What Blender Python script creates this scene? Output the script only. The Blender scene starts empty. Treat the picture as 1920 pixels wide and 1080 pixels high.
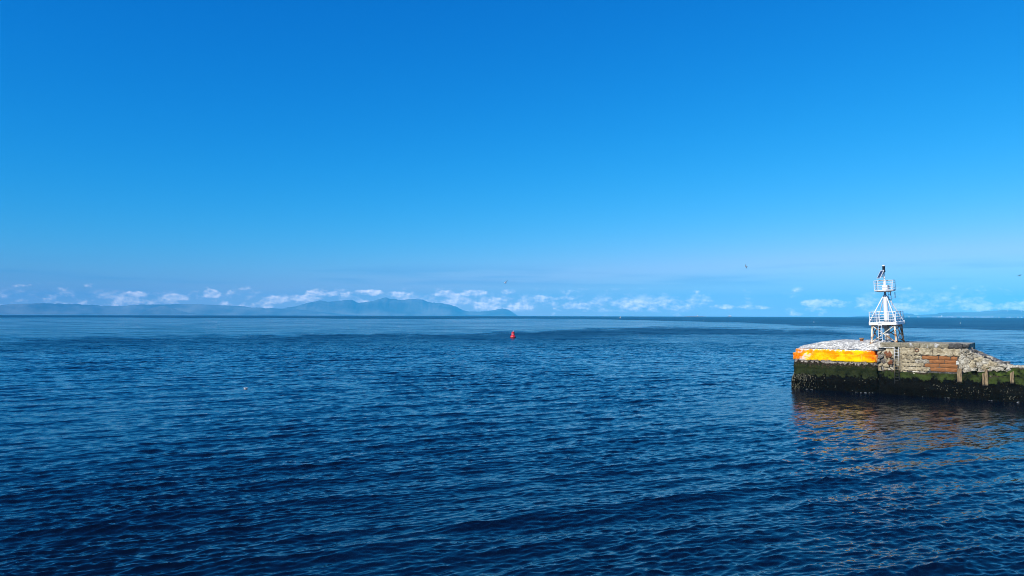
import bpy, bmesh, math, random
import numpy as np
from mathutils import Vector, Matrix, noise as mnoise

random.seed(7)
RNG = np.random.default_rng(11)
S = bpy.context.scene
COL = S.collection
R_EARTH = 6371000.0 * 7 / 6          # with ordinary refraction
HCAM = 8.2

# ------------------------------------------------------------------ camera
cam = bpy.data.cameras.new("camera")
cam.sensor_width = 36.0
cam.lens = 36.0 * 1400.0 / 1920.0
cam.clip_start = 0.1
cam.clip_end = 120000.0
cam_ob = bpy.data.objects.new("camera", cam)
COL.objects.link(cam_ob)
S.camera = cam_ob
_p = math.atan(50.5 / 1400.0)
_r = math.atan(5.0 / 1920.0)
cp, sp, cr, sr = math.cos(_p), math.sin(_p), math.cos(_r), math.sin(_r)
M = Matrix(((cr, -sr, 0, 0),
            (-sp * sr, -sp * cr, -cp, 0),
            (cp * sr, cp * cr, -sp, HCAM),
            (0, 0, 0, 1)))
cam_ob.matrix_world = M

# ------------------------------------------------------------------ light
SUN_EL = math.radians(38)
SUN_AZ = math.radians(-133)           # from +Y, clockwise
sun_dir = Vector((math.sin(SUN_AZ) * math.cos(SUN_EL), math.cos(SUN_AZ) * math.cos(SUN_EL), math.sin(SUN_EL)))
sl = bpy.data.lights.new("sun", 'SUN')
sl.energy = 5.0
sl.angle = math.radians(0.5)
sl.color = (1.0, 0.955, 0.88)
so = bpy.data.objects.new("sun", sl)
COL.objects.link(so)
so.rotation_euler = sun_dir.to_track_quat('Z', 'Y').to_euler()
so.location = sun_dir * 300

S.view_settings.view_transform = 'Standard'
S.view_settings.look = 'None'
S.view_settings.exposure = 0.06
S.view_settings.gamma = 1.0
S.view_settings.use_curve_mapping = False
S.render.engine = 'CYCLES'
cy = S.cycles
cy.use_denoising = True
try:
    cy.denoiser = 'OPENIMAGEDENOISE'
    cy.denoising_input_passes = 'RGB_ALBEDO_NORMAL'
except Exception:
    pass
cy.max_bounces = 6
cy.diffuse_bounces = 2
cy.glossy_bounces = 3
cy.transmission_bounces = 2
cy.volume_bounces = 1
cy.filter_width = 1.0
cy.caustics_reflective = False
cy.caustics_refractive = False
cy.sample_clamp_indirect = 6.0


# ------------------------------------------------------------------ node helper
class NT:
    def __init__(self, tree):
        self.t = tree

    def n(self, typ, **kw):
        nd = self.t.nodes.new('ShaderNode' + typ)
        for k, v in kw.items():
            setattr(nd, k, v)
        return nd

    def l(self, a, b):
        self.t.links.new(a, b)

    def put(self, sock, v):
        if v is None:
            return
        if isinstance(v, bpy.types.NodeSocket):
            self.l(v, sock)
        elif isinstance(v, (tuple, list)) and len(v) == 3 and sock.type == 'RGBA':
            sock.default_value = (*v, 1)
        else:
            sock.default_value = v

    def m(self, op, a=None, b=None, c=None, clamp=False):
        nd = self.n('Math', operation=op, use_clamp=clamp)
        for i, v in enumerate((a, b, c)):
            self.put(nd.inputs[i], v)
        return nd.outputs[0]

    def v(self, op, a=None, b=None, scale=None):
        nd = self.n('VectorMath', operation=op)
        self.put(nd.inputs[0], a)
        self.put(nd.inputs[1], b)
        if scale is not None:
            self.put(nd.inputs['Scale'], scale)
        return nd.outputs['Value'] if op in ('DOT_PRODUCT', 'LENGTH') else nd.outputs[0]

    def mix(self, f, a, b, blend='MIX'):
        nd = self.n('Mix', data_type='RGBA', blend_type=blend)
        self.put(nd.inputs[0], f)
        self.put(nd.inputs[6], a)
        self.put(nd.inputs[7], b)
        return nd.outputs[2]

    def ramp(self, f, lo, hi, a=0.0, b=1.0, smooth=True):
        nd = self.n('MapRange')
        nd.interpolation_type = 'SMOOTHSTEP' if smooth else 'LINEAR'
        self.put(nd.inputs[0], f)
        for i, x in zip((1, 2, 3, 4), (lo, hi, a, b)):
            self.put(nd.inputs[i], x)
        return nd.outputs[0]

    def noise(self, vec, scale, detail=4.0, rough=0.55, out=0, distortion=0.0):
        nd = self.n('TexNoise')
        self.put(nd.inputs['Vector'], vec)
        nd.inputs['Scale'].default_value = scale
        nd.inputs['Detail'].default_value = detail
        nd.inputs['Roughness'].default_value = rough
        nd.inputs['Distortion'].default_value = distortion
        return nd.outputs[out]

    def voro(self, vec, scale, feature='F1', rnd=1.0):
        nd = self.n('TexVoronoi', feature=feature)
        self.put(nd.inputs['Vector'], vec)
        nd.inputs['Scale'].default_value = scale
        nd.inputs['Randomness'].default_value = rnd
        return nd.outputs['Distance']

    def xyz(self, vec):
        nd = self.n('SeparateXYZ')
        self.put(nd.inputs[0], vec)
        return nd.outputs

    def comb(self, x, y, z):
        nd = self.n('CombineXYZ')
        for i, q in enumerate((x, y, z)):
            self.put(nd.inputs[i], q)
        return nd.outputs[0]

    def obj(self):
        return self.n('TexCoord').outputs['Object']


# ------------------------------------------------------------------ world: clear sky with low cumulus along the horizon
world = bpy.data.worlds.new("World")
S.world = world
world.use_nodes = True
wt = NT(world.node_tree)
bg = world.node_tree.nodes['Background']
sky = wt.n('TexSky', sky_type='NISHITA')
sky.sun_disc = False
sky.sun_elevation = SUN_EL
sky.sun_rotation = SUN_AZ
sky.altitude = 5
sky.air_density = 1.0
sky.dust_density = 0.3
sky.ozone_density = 4.0
SKYK = [(4.2, 3.6), (0.97, 1.10), (1.22, 0.70)]      # deep polarised blue: gain, power for each channel
sepc = wt.n('SeparateColor')
wt.l(sky.outputs[0], sepc.inputs[0])
chs = []
for i, (g, p) in enumerate(SKYK):
    q = wt.m('MULTIPLY', sepc.outputs[i], 0.1)
    q = wt.m('POWER', q, p)
    q = wt.m('MULTIPLY', q, g)
    chs.append(wt.m('SMOOTH_MIN', q, .44, .15) if i == 0 else q)
cc = wt.n('CombineColor')
for i in range(3):
    wt.l(chs[i], cc.inputs[i])
sky_col = cc.outputs[0]
dirv = wt.v('NORMALIZE', wt.n('TexCoord').outputs['Generated'])
dx, dy, dz = wt.xyz(dirv)[:]
el = wt.m('MULTIPLY', dz, 1400.0)                       # elevation in 1/1400 rad steps
flat = wt.v('NORMALIZE', wt.comb(dx, dy, 0.0))
fx, fy, _ = wt.xyz(flat)[:]
K = 44.0
cvec = wt.comb(wt.m('MULTIPLY', fx, K), wt.m('MULTIPLY', fy, K), wt.m('MULTIPLY', dz, K * 1.7))
cn1 = wt.noise(cvec, 1.0, 6.0, 0.56)
cn1u = wt.noise(wt.v('ADD', cvec, (-0.10, -0.02, 0.20)), 1.0, 6.0, 0.56)
cn2 = wt.noise(cvec, 0.28, 2.0, 0.5)
# (azimuth px, elevation px, half width, half height, strength) of the clouds that stand out
BLOBS = [(-562, 38, 17, 9, 1.0), (-704, 37, 22, 7, .7), (-850, 34, 26, 6, .5), (-640, 31, 55, 7, .5), (-497, 22, 16, 5, .45),
         (-440, 27, 34, 9, .7), (-350, 40, 42, 10, 1.0), (-395, 31, 60, 7, .75), (-270, 41, 30, 8, .9), (-215, 38, 22, 7, .6),
         (-120, 38, 30, 8, .85), (-75, 40, 30, 7, .8), (-20, 29, 40, 7, .7), (-40, 18, 34, 7, .6), (50, 33, 16, 6, .8), (92, 32, 34, 6, .8),
         (122, 17, 40, 6, .65), (0, 16, 30, 5, .5), (225, 14, 60, 6, .4), (410, 17, 34, 5, .55), (470, 16, 30, 4, .45),
         (578, 25, 48, 9, .85), (655, 25, 38, 6, .6), (752, 18, 40, 4, .4), (870, 20, 38, 9, .75), (960, 20, 60, 8, .75),
         (-560, 17, 36, 5, .35), (-800, 19, 60, 4, .35), (-905, 20, 40, 4, .3)]
acc = None
for (px, ev, rx, ry, st) in BLOBS:
    a = math.atan(px / 1400.0)
    # azimuth distance (small-angle) to the cloud
    da = wt.v('DOT_PRODUCT', dirv, (math.cos(a), -math.sin(a), 0.0))
    rxa = rx * math.cos(a) / 1400.0
    e1 = wt.m('POWER', wt.m('MULTIPLY', da, 1.0 / rxa), 2.0)
    evc = ev * math.cos(a)
    e2 = wt.m('MULTIPLY', wt.m('SUBTRACT', el, evc), 1.0 / ry)
    e2 = wt.m('MULTIPLY', e2, e2)
    d = wt.m('SUBTRACT', 1.0, wt.m('ADD', e1, e2))
    d = wt.m('MULTIPLY', wt.m('MAXIMUM', d, -0.6), st)
    acc = d if acc is None else wt.m('MAXIMUM', acc, d)
band = wt.m('MULTIPLY', wt.ramp(el, 4.0, 16.0), wt.ramp(el, 46.0, 30.0))
nz = wt.m('SUBTRACT', cn1, 0.5)
# distinct puffs
dens = wt.m('ADD', wt.m('MULTIPLY', acc, 0.85), wt.m('MULTIPLY', nz, 2.9))
dens = wt.m('MULTIPLY', wt.ramp(dens, -0.02, 0.62), wt.ramp(el, 52.0, 42.0))
bank = wt.m('ADD', wt.m('MULTIPLY', nz, 3.4), wt.m('MULTIPLY', wt.m('SUBTRACT', cn2, 0.5), 2.2))
bank = wt.m('MULTIPLY', wt.ramp(bank, -0.25, 0.6), wt.m('MULTIPLY', wt.ramp(el, 3.0, 12.0), wt.ramp(el, 44.0, 22.0)))
dens = wt.m('MAXIMUM', wt.m('MULTIPLY', dens, 0.80), wt.m('MULTIPLY', bank, 0.85))
# a thin even layer behind them
layer = wt.m('MULTIPLY', wt.ramp(wt.noise(wt.v('MULTIPLY', cvec, (0.45, 0.45, 1.1)), 0.5, 4.0, 0.5), 0.25, 0.70, .35, 1.0), wt.ramp(el, 62.0, 8.0))
lit = wt.m('ADD', 0.52, wt.m('MULTIPLY', wt.m('SUBTRACT', cn1, cn1u), 3.4), clamp=True)
ccol = wt.mix(lit, (0.50, 0.64, 0.90), (2.7, 2.35, 2.2))
lcol = (0.74, 0.84, 1.0)
col = wt.mix(wt.m('MULTIPLY', layer, 0.75), sky_col, lcol)
# faint grey veils a little higher
veil = wt.noise(wt.v('MULTIPLY', cvec, (0.10, 0.10, 0.9)), 1.0, 3.0, 0.5)
veilm = wt.m('MULTIPLY', wt.ramp(veil, 0.5, 0.68), wt.m('MULTIPLY', wt.ramp(el, 48, 62), wt.ramp(el, 100, 76)))
col = wt.mix(wt.m('MULTIPLY', veilm, 0.35), col, (0.10, 0.36, 0.74))
col = wt.mix(dens, col, ccol)
fin = wt.v('SCALE', col, scale=10.0)
wt.l(fin, bg.inputs[0])
bg.inputs[1].default_value = 0.1


# ------------------------------------------------------------------ mesh helpers
def tag(o, label=None, cat=None, group=None, kind=None):
    if label:
        o['label'] = label
    if cat:
        o['category'] = cat
    if group:
        o['group'] = group
    if kind:
        o['kind'] = kind
    return o


def empty(name, loc=(0, 0, 0), rot=(0, 0, 0), **kw):
    o = bpy.data.objects.new(name, None)
    o.empty_display_size = 0.3
    COL.objects.link(o)
    o.location = loc
    o.rotation_euler = rot
    return tag(o, **kw)


class MB:
    def __init__(self):
        self.v = []
        self.f = []

    def add(self, vs, fs):
        o = len(self.v)
        self.v.extend([tuple(q) for q in vs])
        self.f.extend([tuple(i + o for i in q) for q in fs])
        return self

    def box(self, x0, x1, y0, y1, z0, z1, jit=0.0, bev=0.0):
        if bev > 0:
            bm = bmesh.new()
            bmesh.ops.create_cube(bm, size=1.0)
            for q in bm.verts:
                q.co = Vector(((x0 + x1) / 2 + q.co.x * (x1 - x0), (y0 + y1) / 2 + q.co.y * (y1 - y0), (z0 + z1) / 2 + q.co.z * (z1 - z0)))
            bmesh.ops.bevel(bm, geom=bm.edges[:], offset=bev, segments=1, affect='EDGES')
            bm.verts.index_update()
            vs = [(q.co.x + random.uniform(-jit, jit), q.co.y + random.uniform(-jit, jit), q.co.z + random.uniform(-jit, jit)) for q in bm.verts]
            fs = [[q.index for q in f.verts] for f in bm.faces]
            bm.free()
            return self.add(vs, fs)
        vs = [(x + random.uniform(-jit, jit), y + random.uniform(-jit, jit), z + random.uniform(-jit, jit)) for z in (z0, z1) for y in (y0, y1) for x in (x0, x1)]
        return self.add(vs, [(0, 2, 3, 1), (4, 5, 7, 6), (0, 1, 5, 4), (2, 6, 7, 3), (0, 4, 6, 2), (1, 3, 7, 5)])

    def tube(self, p, q, r, n=8, r2=None):
        p, q = Vector(p), Vector(q)
        d = (q - p).normalized()
        a = d.orthogonal().normalized()
        b = d.cross(a)
        r2 = r if r2 is None else r2
        vs = []
        for c, rr in ((p, r), (q, r2)):
            for i in range(n):
                t = 2 * math.pi * (i + .5) / n
                vs.append(c + a * (rr * math.cos(t)) + b * (rr * math.sin(t)))
        fs = [(i, (i + 1) % n, n + (i + 1) % n, n + i) for i in range(n)]
        fs += [tuple(range(n - 1, -1, -1)), tuple(range(n, 2 * n))]
        return self.add(vs, fs)

    def lathe(self, prof, n=16, c=(0, 0, 0)):
        vs = []
        for (r, z) in prof:
            for i in range(n):
                t = 2 * math.pi * i / n
                vs.append((c[0] + r * math.cos(t), c[1] + r * math.sin(t), c[2] + z))
        fs = []
        for k in range(len(prof) - 1):
            for i in range(n):
                j = (i + 1) % n
                fs.append((k * n + i, k * n + j, (k + 1) * n + j, (k + 1) * n + i))
        fs.append(tuple(range(n - 1, -1, -1)))
        m = (len(prof) - 1) * n
        fs.append(tuple(range(m, m + n)))
        return self.add(vs, fs)

    def prism(self, poly, y0, y1):
        """polygon in x,z extruded from y0 (front) to y1"""
        n = len(poly)
        vs = [(x, y0, z) for x, z in poly] + [(x, y1, z) for x, z in poly]
        fs = [tuple(range(n)), tuple(range(2 * n - 1, n - 1, -1))]
        fs += [((i + 1) % n, i, n + i, n + (i + 1) % n) for i in range(n)]
        return self.add(vs, fs)

    def build(self, name, mat, parent=None, smooth=False, **kw):
        me = bpy.data.meshes.new(name)
        me.from_pydata(self.v, [], self.f)
        me.update()
        bm = bmesh.new()
        bm.from_mesh(me)
        bmesh.ops.recalc_face_normals(bm, faces=bm.faces)
        bm.to_mesh(me)
        bm.free()
        if smooth:
            me.polygons.foreach_set('use_smooth', [True] * len(me.polygons))
        o = bpy.data.objects.new(name, me)
        me.materials.append(mat)
        COL.objects.link(o)
        if parent is not None:
            o.parent = parent
        return tag(o, **kw)


def grid_obj(name, V, mat, parent=None, smooth=True, close=False, **kw):
    """V: rows x cols x 3 numpy array"""
    nr, nc = V.shape[:2]
    idx = np.arange(nr * nc).reshape(nr, nc)
    a, b, c, d = idx[:-1, :-1], idx[:-1, 1:], idx[1:, 1:], idx[1:, :-1]
    F = np.stack([a, b, c, d], -1).reshape(-1, 4)
    me = bpy.data.meshes.new(name)
    set_mesh(me, V.reshape(-1, 3), F, smooth)
    me.materials.append(mat)
    o = bpy.data.objects.new(name, me)
    COL.objects.link(o)
    if parent is not None:
        o.parent = parent
    return tag(o, **kw)


def set_mesh(me, V, F, smooth=True):
    V = np.ascontiguousarray(V, dtype=np.float32)
    F = np.ascontiguousarray(F, dtype=np.int32)
    me.vertices.add(len(V))
    me.vertices.foreach_set('co', V.ravel())
    me.loops.add(F.size)
    me.loops.foreach_set('vertex_index', F.ravel())
    me.polygons.add(len(F))
    me.polygons.foreach_set('loop_start', np.arange(0, F.size, 4, dtype=np.int32))
    me.polygons.foreach_set('loop_total', np.full(len(F), 4, dtype=np.int32))
    if smooth:
        me.polygons.foreach_set('use_smooth', np.ones(len(F), dtype=bool))
    me.update(calc_edges=True)
    me.validate()


def fbm(p, oct=4, lac=2.0):
    v, a, s = 0.0, 1.0, 1.0
    q = Vector(p)
    for _ in range(oct):
        v += a * mnoise.noise(q * s)
        a *= 0.5
        s *= lac
    return v


def sm(a, b, x):
    t = np.clip((x - a) / (b - a), 0, 1)
    return t * t * (3 - 2 * t)


# ------------------------------------------------------------------ materials
def mat(name):
    m = bpy.data.materials.new(name)
    m.use_nodes = True
    return m, NT(m.node_tree), m.node_tree.nodes['Principled BSDF']


def bump(t, b, h, strength=0.5, dist=0.05):
    nd = t.n('Bump')
    nd.inputs['Strength'].default_value = strength
    nd.inputs['Distance'].default_value = dist
    t.l(h, nd.inputs['Height'])
    t.l(nd.outputs[0], b.inputs['Normal'])


def simple(name, c, rough=0.6, metal=0.0, var=0.15, scale=4.0, bumpk=0.2):
    m, t, b = mat(name)
    n = t.noise(t.obj(), scale, 5, .6)
    lo = tuple(x * (1 - var) for x in c)
    hi = tuple(min(1, x * (1 + var)) for x in c)
    t.put(b.inputs['Base Color'], t.mix(t.ramp(n, .3, .7), lo, hi))
    b.inputs['Roughness'].default_value = rough
    b.inputs['Metallic'].default_value = metal
    if bumpk:
        bump(t, b, n, bumpk, .02)
    return m


def painted_steel(name, rust=0.5, white=(.82, .82, .80), scale=1.6):
    """white gloss paint with rust breaking through; rust 0..1 is how much of it"""
    m, t, b = mat(name)
    g = t.n('NewGeometry').outputs['Position']
    n1 = t.noise(g, scale, 6, .65)
    n2 = t.noise(g, 7.0, 4, .6)
    mask = t.ramp(t.m('ADD', n1, t.m('MULTIPLY', t.m('SUBTRACT', n2, .5), .35)), .74 - .34 * rust, .84 - .34 * rust)
    rustc = t.mix(t.ramp(n2, .35, .65), (.10, .035, .012), (.46, .19, .04))
    stain = t.ramp(n1, .62 - .3 * rust, .8 - .2 * rust)
    wc = t.mix(t.m('MULTIPLY', stain, .5 * rust + .08), white, (.62, .45, .26))
    t.put(b.inputs['Base Color'], t.mix(mask, wc, rustc))
    t.put(b.inputs['Roughness'], t.ramp(mask, 0, 1, .42, .9))
    bump(t, b, n2, .15, .01)
    return m


M_WHITE = painted_steel('white_steel', 0.08)
M_WRUST = painted_steel('stained_white_steel', 0.72, (.80, .72, .56))
M_RUSTY = painted_steel('rusted_white_steel', 1.0)
M_GALV = simple('galvanised_steel', (.34, .36, .37), .5, .6, .2, 6)
M_DARK = simple('dark_lens', (.012, .013, .016), .25, 0, .2, 5, 0)
M_GRATE = simple('platform_grey', (.20, .21, .21), .7, .2)
M_RUST = simple('rust', (.20, .075, .03), .95, 0, .5, 9, .6)
M_PED = simple('weathered_steel_tube', (.42, .42, .40), .65, 0, .3, 2.5, .2)


def solar_mat():
    m, t, b = mat('solar_cells')
    x, y, z = t.xyz(t.obj())[:]
    gx = t.m('PINGPONG', x, .078)
    gy = t.m('PINGPONG', y, .078)
    line = t.m('MAXIMUM', t.ramp(gx, .006, .003), t.ramp(gy, .006, .003))
    t.put(b.inputs['Base Color'], t.mix(line, (.008, .018, .06), (.25, .27, .3)))
    b.inputs['Roughness'].default_value = .12
    return m


M_SOLAR = solar_mat()


def concrete(name, base=(.36, .33, .27), dark=(.12, .105, .085), pale=(.55, .52, .46), white=0.0, scale=1.0):
    m, t, b = mat(name)
    o = t.obj()
    n1 = t.noise(o, .9 * scale, 6, .62)
    n2 = t.noise(o, 5 * scale, 6, .65)
    n3 = t.noise(o, 24 * scale, 3, .6)
    c = t.mix(t.ramp(n1, .3, .7), dark, base)
    c = t.mix(t.ramp(n2, .36, .66), c, base)
    c = t.mix(t.m('MULTIPLY', t.ramp(t.m('ADD', t.m('MULTIPLY', n1, .5), t.m('MULTIPLY', n2, .5)), .5, .62), .75), c, pale)
    pit = t.ramp(t.voro(o, 7 * scale), .16, .04)
    c = t.mix(t.m('MULTIPLY', pit, .65), c, (.05, .045, .04))
    if white:
        gm = t.ramp(t.noise(t.v('MULTIPLY', o, (1, 1, .35)), 1.7, 5, .6), .62 - .3 * white, .74 - .25 * white)
        c = t.mix(t.m('MULTIPLY', gm, .8), c, (.72, .71, .68))
    t.put(b.inputs['Base Color'], c)
    b.inputs['Roughness'].default_value = .93
    b.inputs['Specular IOR Level'].default_value = .15
    h = t.m('ADD', n2, t.m('MULTIPLY', n3, .4))
    h = t.m('SUBTRACT', h, t.m('MULTIPLY', pit, .6))
    bump(t, b, h, .8, .06)
    return m


M_CONC = concrete('old_concrete', (.48, .395, .25), (.20, .155, .09), (.66, .57, .40))
M_KERB = concrete('kerb_concrete', (.33, .285, .19), (.14, .12, .08), (.45, .40, .29), white=.25)
M_KERBD = concrete('blackened_kerb_concrete', (.085, .08, .072), (.03, .03, .028), (.2, .19, .17))
M_PALE = concrete('pale_rubble_stone', (.46, .405, .30), (.14, .115, .08), (.70, .65, .53), scale=1.5)
M_BROKEN = concrete('broken_concrete', (.22, .195, .16), (.06, .05, .045), (.42, .39, .34), scale=1.6)


def sandstone():
    m, t, b = mat('red_sandstone')
    o = t.n('NewGeometry').outputs['Position']
    oi = t.n('ObjectInfo').outputs['Random']
    n = t.noise(t.v('MULTIPLY', o, (1, 1, 5)), 2.0, 6, .65)
    c = t.mix(t.ramp(n, .3, .7), (.20, .072, .024), (.44, .185, .07))
    c = t.mix(t.m('MULTIPLY', oi, .35), c, (.26, .13, .05))
    t.put(b.inputs['Base Color'], c)
    b.inputs['Roughness'].default_value = .92
    b.inputs['Specular IOR Level'].default_value = .1
    bump(t, b, t.noise(o, 14, 5, .65), .6, .03)
    return m


M_RED = sandstone()


def weed_wall(name, conc_from=3.0, green_from=1.75, barn_left=True, fresh=0.0):
    """wet masonry: bare concrete above, a belt of green algae, black weed below"""
    m, t, b = mat(name)
    o = t.obj()
    x, y, z = t.xyz(o)[:]
    n1 = t.noise(o, 1.1, 6, .62)
    n2 = t.noise(o, 6, 6, .65)
    n3 = t.noise(t.v('MULTIPLY', o, (1, 1, .25)), 2.2, 5, .6)
    zz = t.m('ADD', z, t.m('MULTIPLY', t.m('SUBTRACT', n3, .5), 1.1))
    zz = t.m('ADD', zz, t.m('MULTIPLY', t.m('SUBTRACT', n2, .5), .9))
    zz = t.m('ADD', zz, t.m('MULTIPLY', t.m('SUBTRACT', n1, .5), 1.3))
    conc = t.mix(t.ramp(n2, .35, .65), (.17, .145, .11), (.46, .40, .33))
    green = t.mix(t.ramp(n1, .3, .7), (.007, .0115, .004), (.033, .043, .014))
    green = t.mix(t.m('MULTIPLY', t.ramp(n2, .45, .7), .5), green, (.045, .044, .022))
    black = t.mix(t.ramp(n2, .4, .7), (.0018, .002, .0017), (.0075, .0078, .005))
    if fresh:
        green = t.mix(t.m('MULTIPLY', t.ramp(n1, .38, .6), fresh), green, (.075, .115, .018))
    # barnacles and limpets
    vor = t.voro(t.v('ADD', o, t.v('SCALE', t.n('TexNoise').outputs[1], scale=.3)), 5.5)
    bm_ = t.m('MULTIPLY', t.ramp(vor, .2, .08), t.ramp(t.noise(o, 1.3, 3, .6), .48, .62))
    if barn_left:
        bm_ = t.m('MULTIPLY', bm_, t.ramp(x, 5, 0.5, .10, 1.0))
        more = t.m('MULTIPLY', t.ramp(x, 2.0, 0.4), t.ramp(n2, .47, .56))
        bm_ = t.m('MAXIMUM', bm_, t.m('MULTIPLY', more, .6))
    else:
        bm_ = t.m('MULTIPLY', bm_, t.ramp(x, 12, 15.5, .12, .85))
    black = t.mix(t.m('MULTIPLY', bm_, .75), black, (.26, .24, .15))
    c = t.mix(t.ramp(zz, green_from - .06, green_from + .06), black, green)
    brown = t.mix(t.ramp(n2, .4, .6), (.014, .011, .007), (.06, .045, .028))
    c = t.mix(t.ramp(zz, conc_from - .42, conc_from - .2), c, brown)
    c = t.mix(t.ramp(zz, conc_from - .08, conc_from + .1), c, conc)
    t.put(b.inputs['Base Color'], c)
    t.put(b.inputs['Roughness'], t.ramp(zz, 1.0, 2.6, .7, .92))
    b.inputs['Specular IOR Level'].default_value = .05
    h = t.m('ADD', n2, t.m('MULTIPLY', t.noise(o, 22, 4, .6), .5))
    bump(t, b, h, .9, .08)
    return m


M_WEED = weed_wall('tidal_wall', 3.05, 1.65)
M_WEED2 = weed_wall('tidal_wall_inner', 2.75, 1.80, False, .35)
M_WEED3 = weed_wall('tidal_low_wall', 3.45, 2.35, False, .8)


def yellow_paint():
    """bright orange and yellow crust on the lip of the pier head"""
    m, t, b = mat('orange_yellow_coat')
    o = t.obj()
    x, y, z = t.xyz(o)[:]
    n1 = t.noise(t.v('MULTIPLY', o, (.75, 1, 1)), 1.1, 5, .6)
    n2 = t.noise(o, 4.5, 6, .68)
    c = t.mix(t.ramp(t.m('ADD', t.m('MULTIPLY', n1, .7), t.m('MULTIPLY', n2, .3)), .40, .58), (.94, .27, .001), (.97, .66, .002))
    edge = t.m('MAXIMUM', t.ramp(x, 1.6, .3), t.ramp(x, 7.5, 8.5))
    c = t.mix(t.m('MULTIPLY', edge, t.ramp(n2, .38, .6)), c, (.80, .085, .006))
    drip = t.ramp(t.noise(t.v('MULTIPLY', o, (1.4, 1, .35)), 1.6, 4, .6), .60, .68)
    c = t.mix(t.m('MULTIPLY', drip, .30), c, (.86, .66, .40))
    worn = t.m('MULTIPLY', t.ramp(n2, .58, .68), .55)
    c = t.mix(worn, c, (.75, .24, .01))
    # worn away at its lower edge
    low = t.ramp(t.m('ADD', z, t.m('MULTIPLY', t.m('SUBTRACT', t.m('ADD', t.m('MULTIPLY', n1, .6), t.m('MULTIPLY', n2, .4)), .5), 1.6)), 3.36, 3.25)
    c = t.mix(low, c, t.mix(t.ramp(n2, .4, .6), (.10, .075, .05), (.60, .50, .42)))
    hi = t.ramp(t.m('ADD', z, t.m('MULTIPLY', t.m('SUBTRACT', n2, .5), 1.1)), 4.43, 4.50)
    c = t.mix(t.m('MULTIPLY', hi, .9), c, (.86, .80, .70))
    lft = t.m('MULTIPLY', t.ramp(x, 2.6, 1.2), t.ramp(t.noise(o, 1.9, 4, .6), .50, .58))
    c = t.mix(t.m('MULTIPLY', lft, .8), c, (.86, .70, .60))
    t.put(b.inputs['Base Color'], c)
    b.inputs['Roughness'].default_value = .85
    b.inputs['Specular IOR Level'].default_value = .06
    bump(t, b, t.noise(o, 9, 6, .7), .6, .05)
    return m


M_YELLOW = yellow_paint()


def mound_mat():
    m, t, b = mat('whitened_rough_concrete')
    o = t.obj()
    n1 = t.noise(o, 1.2, 6, .65)
    n2 = t.noise(t.v('MULTIPLY', o, (.55, 1.3, 1.3)), 3.2, 6, .68, distortion=.6)
    c = t.mix(t.ramp(n1, .3, .65), (.74, .69, .57), (.88, .84, .73))
    crack = t.ramp(t.m('ABSOLUTE', t.m('SUBTRACT', n2, .5)), .045, .010)
    c = t.mix(t.m('MULTIPLY', crack, .8), c, (.13, .12, .105))
    c = t.mix(t.m('MULTIPLY', t.ramp(t.noise(o, 9, 4, .6), .60, .70), .35), c, (.30, .28, .24))
    t.put(b.inputs['Base Color'], c)
    b.inputs['Roughness'].default_value = .95
    h = t.m('SUBTRACT', t.noise(o, 6, 6, .68), t.m('MULTIPLY', crack, .3))
    bump(t, b, h, .9, .08)
    return m


M_MOUND = mound_mat()


def timber():
    m, t, b = mat('weathered_timber')
    o = t.obj()
    n = t.noise(t.v('MULTIPLY', o, (9, 9, 1.1)), 1.6, 6, .65)
    x, y, z = t.xyz(o)[:]
    c = t.mix(t.ramp(n, .35, .65), (.10, .062, .032), (.38, .27, .14))
    c = t.mix(t.ramp(t.m('ADD', z, t.m('MULTIPLY', n, .5)), .5, .2), c, (.010, .010, .008))
    t.put(b.inputs['Base Color'], c)
    b.inputs['Roughness'].default_value = .85
    bump(t, b, n, .8, .05)
    return m


M_TIMBER = timber()


# ------------------------------------------------------------------ sea
def wave_tile(L, n, lmin, lmax, kdir, spread, slope_rms, seed, chop=1.0):
    """random-phase wave band on a periodic tile: height and horizontal displacement"""
    rng = np.random.default_rng(seed)
    k1 = 2 * np.pi * np.fft.fftfreq(n, L / n)
    kx, ky = np.meshgrid(k1, k1)
    k = np.hypot(kx, ky)
    k[0, 0] = 1e9
    lam = 2 * np.pi / k
    w = np.exp(-0.5 * (np.log(lam / math.sqrt(lmin * lmax)) / (0.5 * math.log(lmax / lmin) * 0.75)) ** 2)
    w[(lam > lmax * 1.6) | (lam < lmin * .6)] = 0
    cosd = (kx * kdir[0] + ky * kdir[1]) / k
    d = np.clip(cosd, 0, 1) ** spread + 0.02
    amp = np.sqrt(w * d) / k ** 2
    spec = amp * (rng.normal(size=(n, n)) + 1j * rng.normal(size=(n, n)))
    spec[0, 0] = 0
    h = np.real(np.fft.ifft2(spec))
    hx = np.real(np.fft.ifft2(1j * kx * spec))
    hy = np.real(np.fft.ifft2(1j * ky * spec))
    s = slope_rms / math.sqrt((hx ** 2 + hy ** 2).mean())
    DX = np.real(np.fft.ifft2(1j * kx / k * spec))
    DY = np.real(np.fft.ifft2(1j * ky / k * spec))
    return np.stack([DX * s * chop, DY * s * chop, h * s], -1).astype(np.float32), L


def sample(tile, X, Y):
    T, L = tile
    n = T.shape[0]
    u = (X / L * n) % n
    v = (Y / L * n) % n
    i0 = np.floor(u).astype(np.int32)
    j0 = np.floor(v).astype(np.int32)
    fu = (u - i0)[..., None].astype(np.float32)
    fv = (v - j0)[..., None].astype(np.float32)
    i0 %= n
    j0 %= n
    i1 = (i0 + 1) % n
    j1 = (j0 + 1) % n
    return (T[j0, i0] * (1 - fu) + T[j0, i1] * fu) * (1 - fv) + (T[j1, i0] * (1 - fu) + T[j1, i1] * fu) * fv


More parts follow.
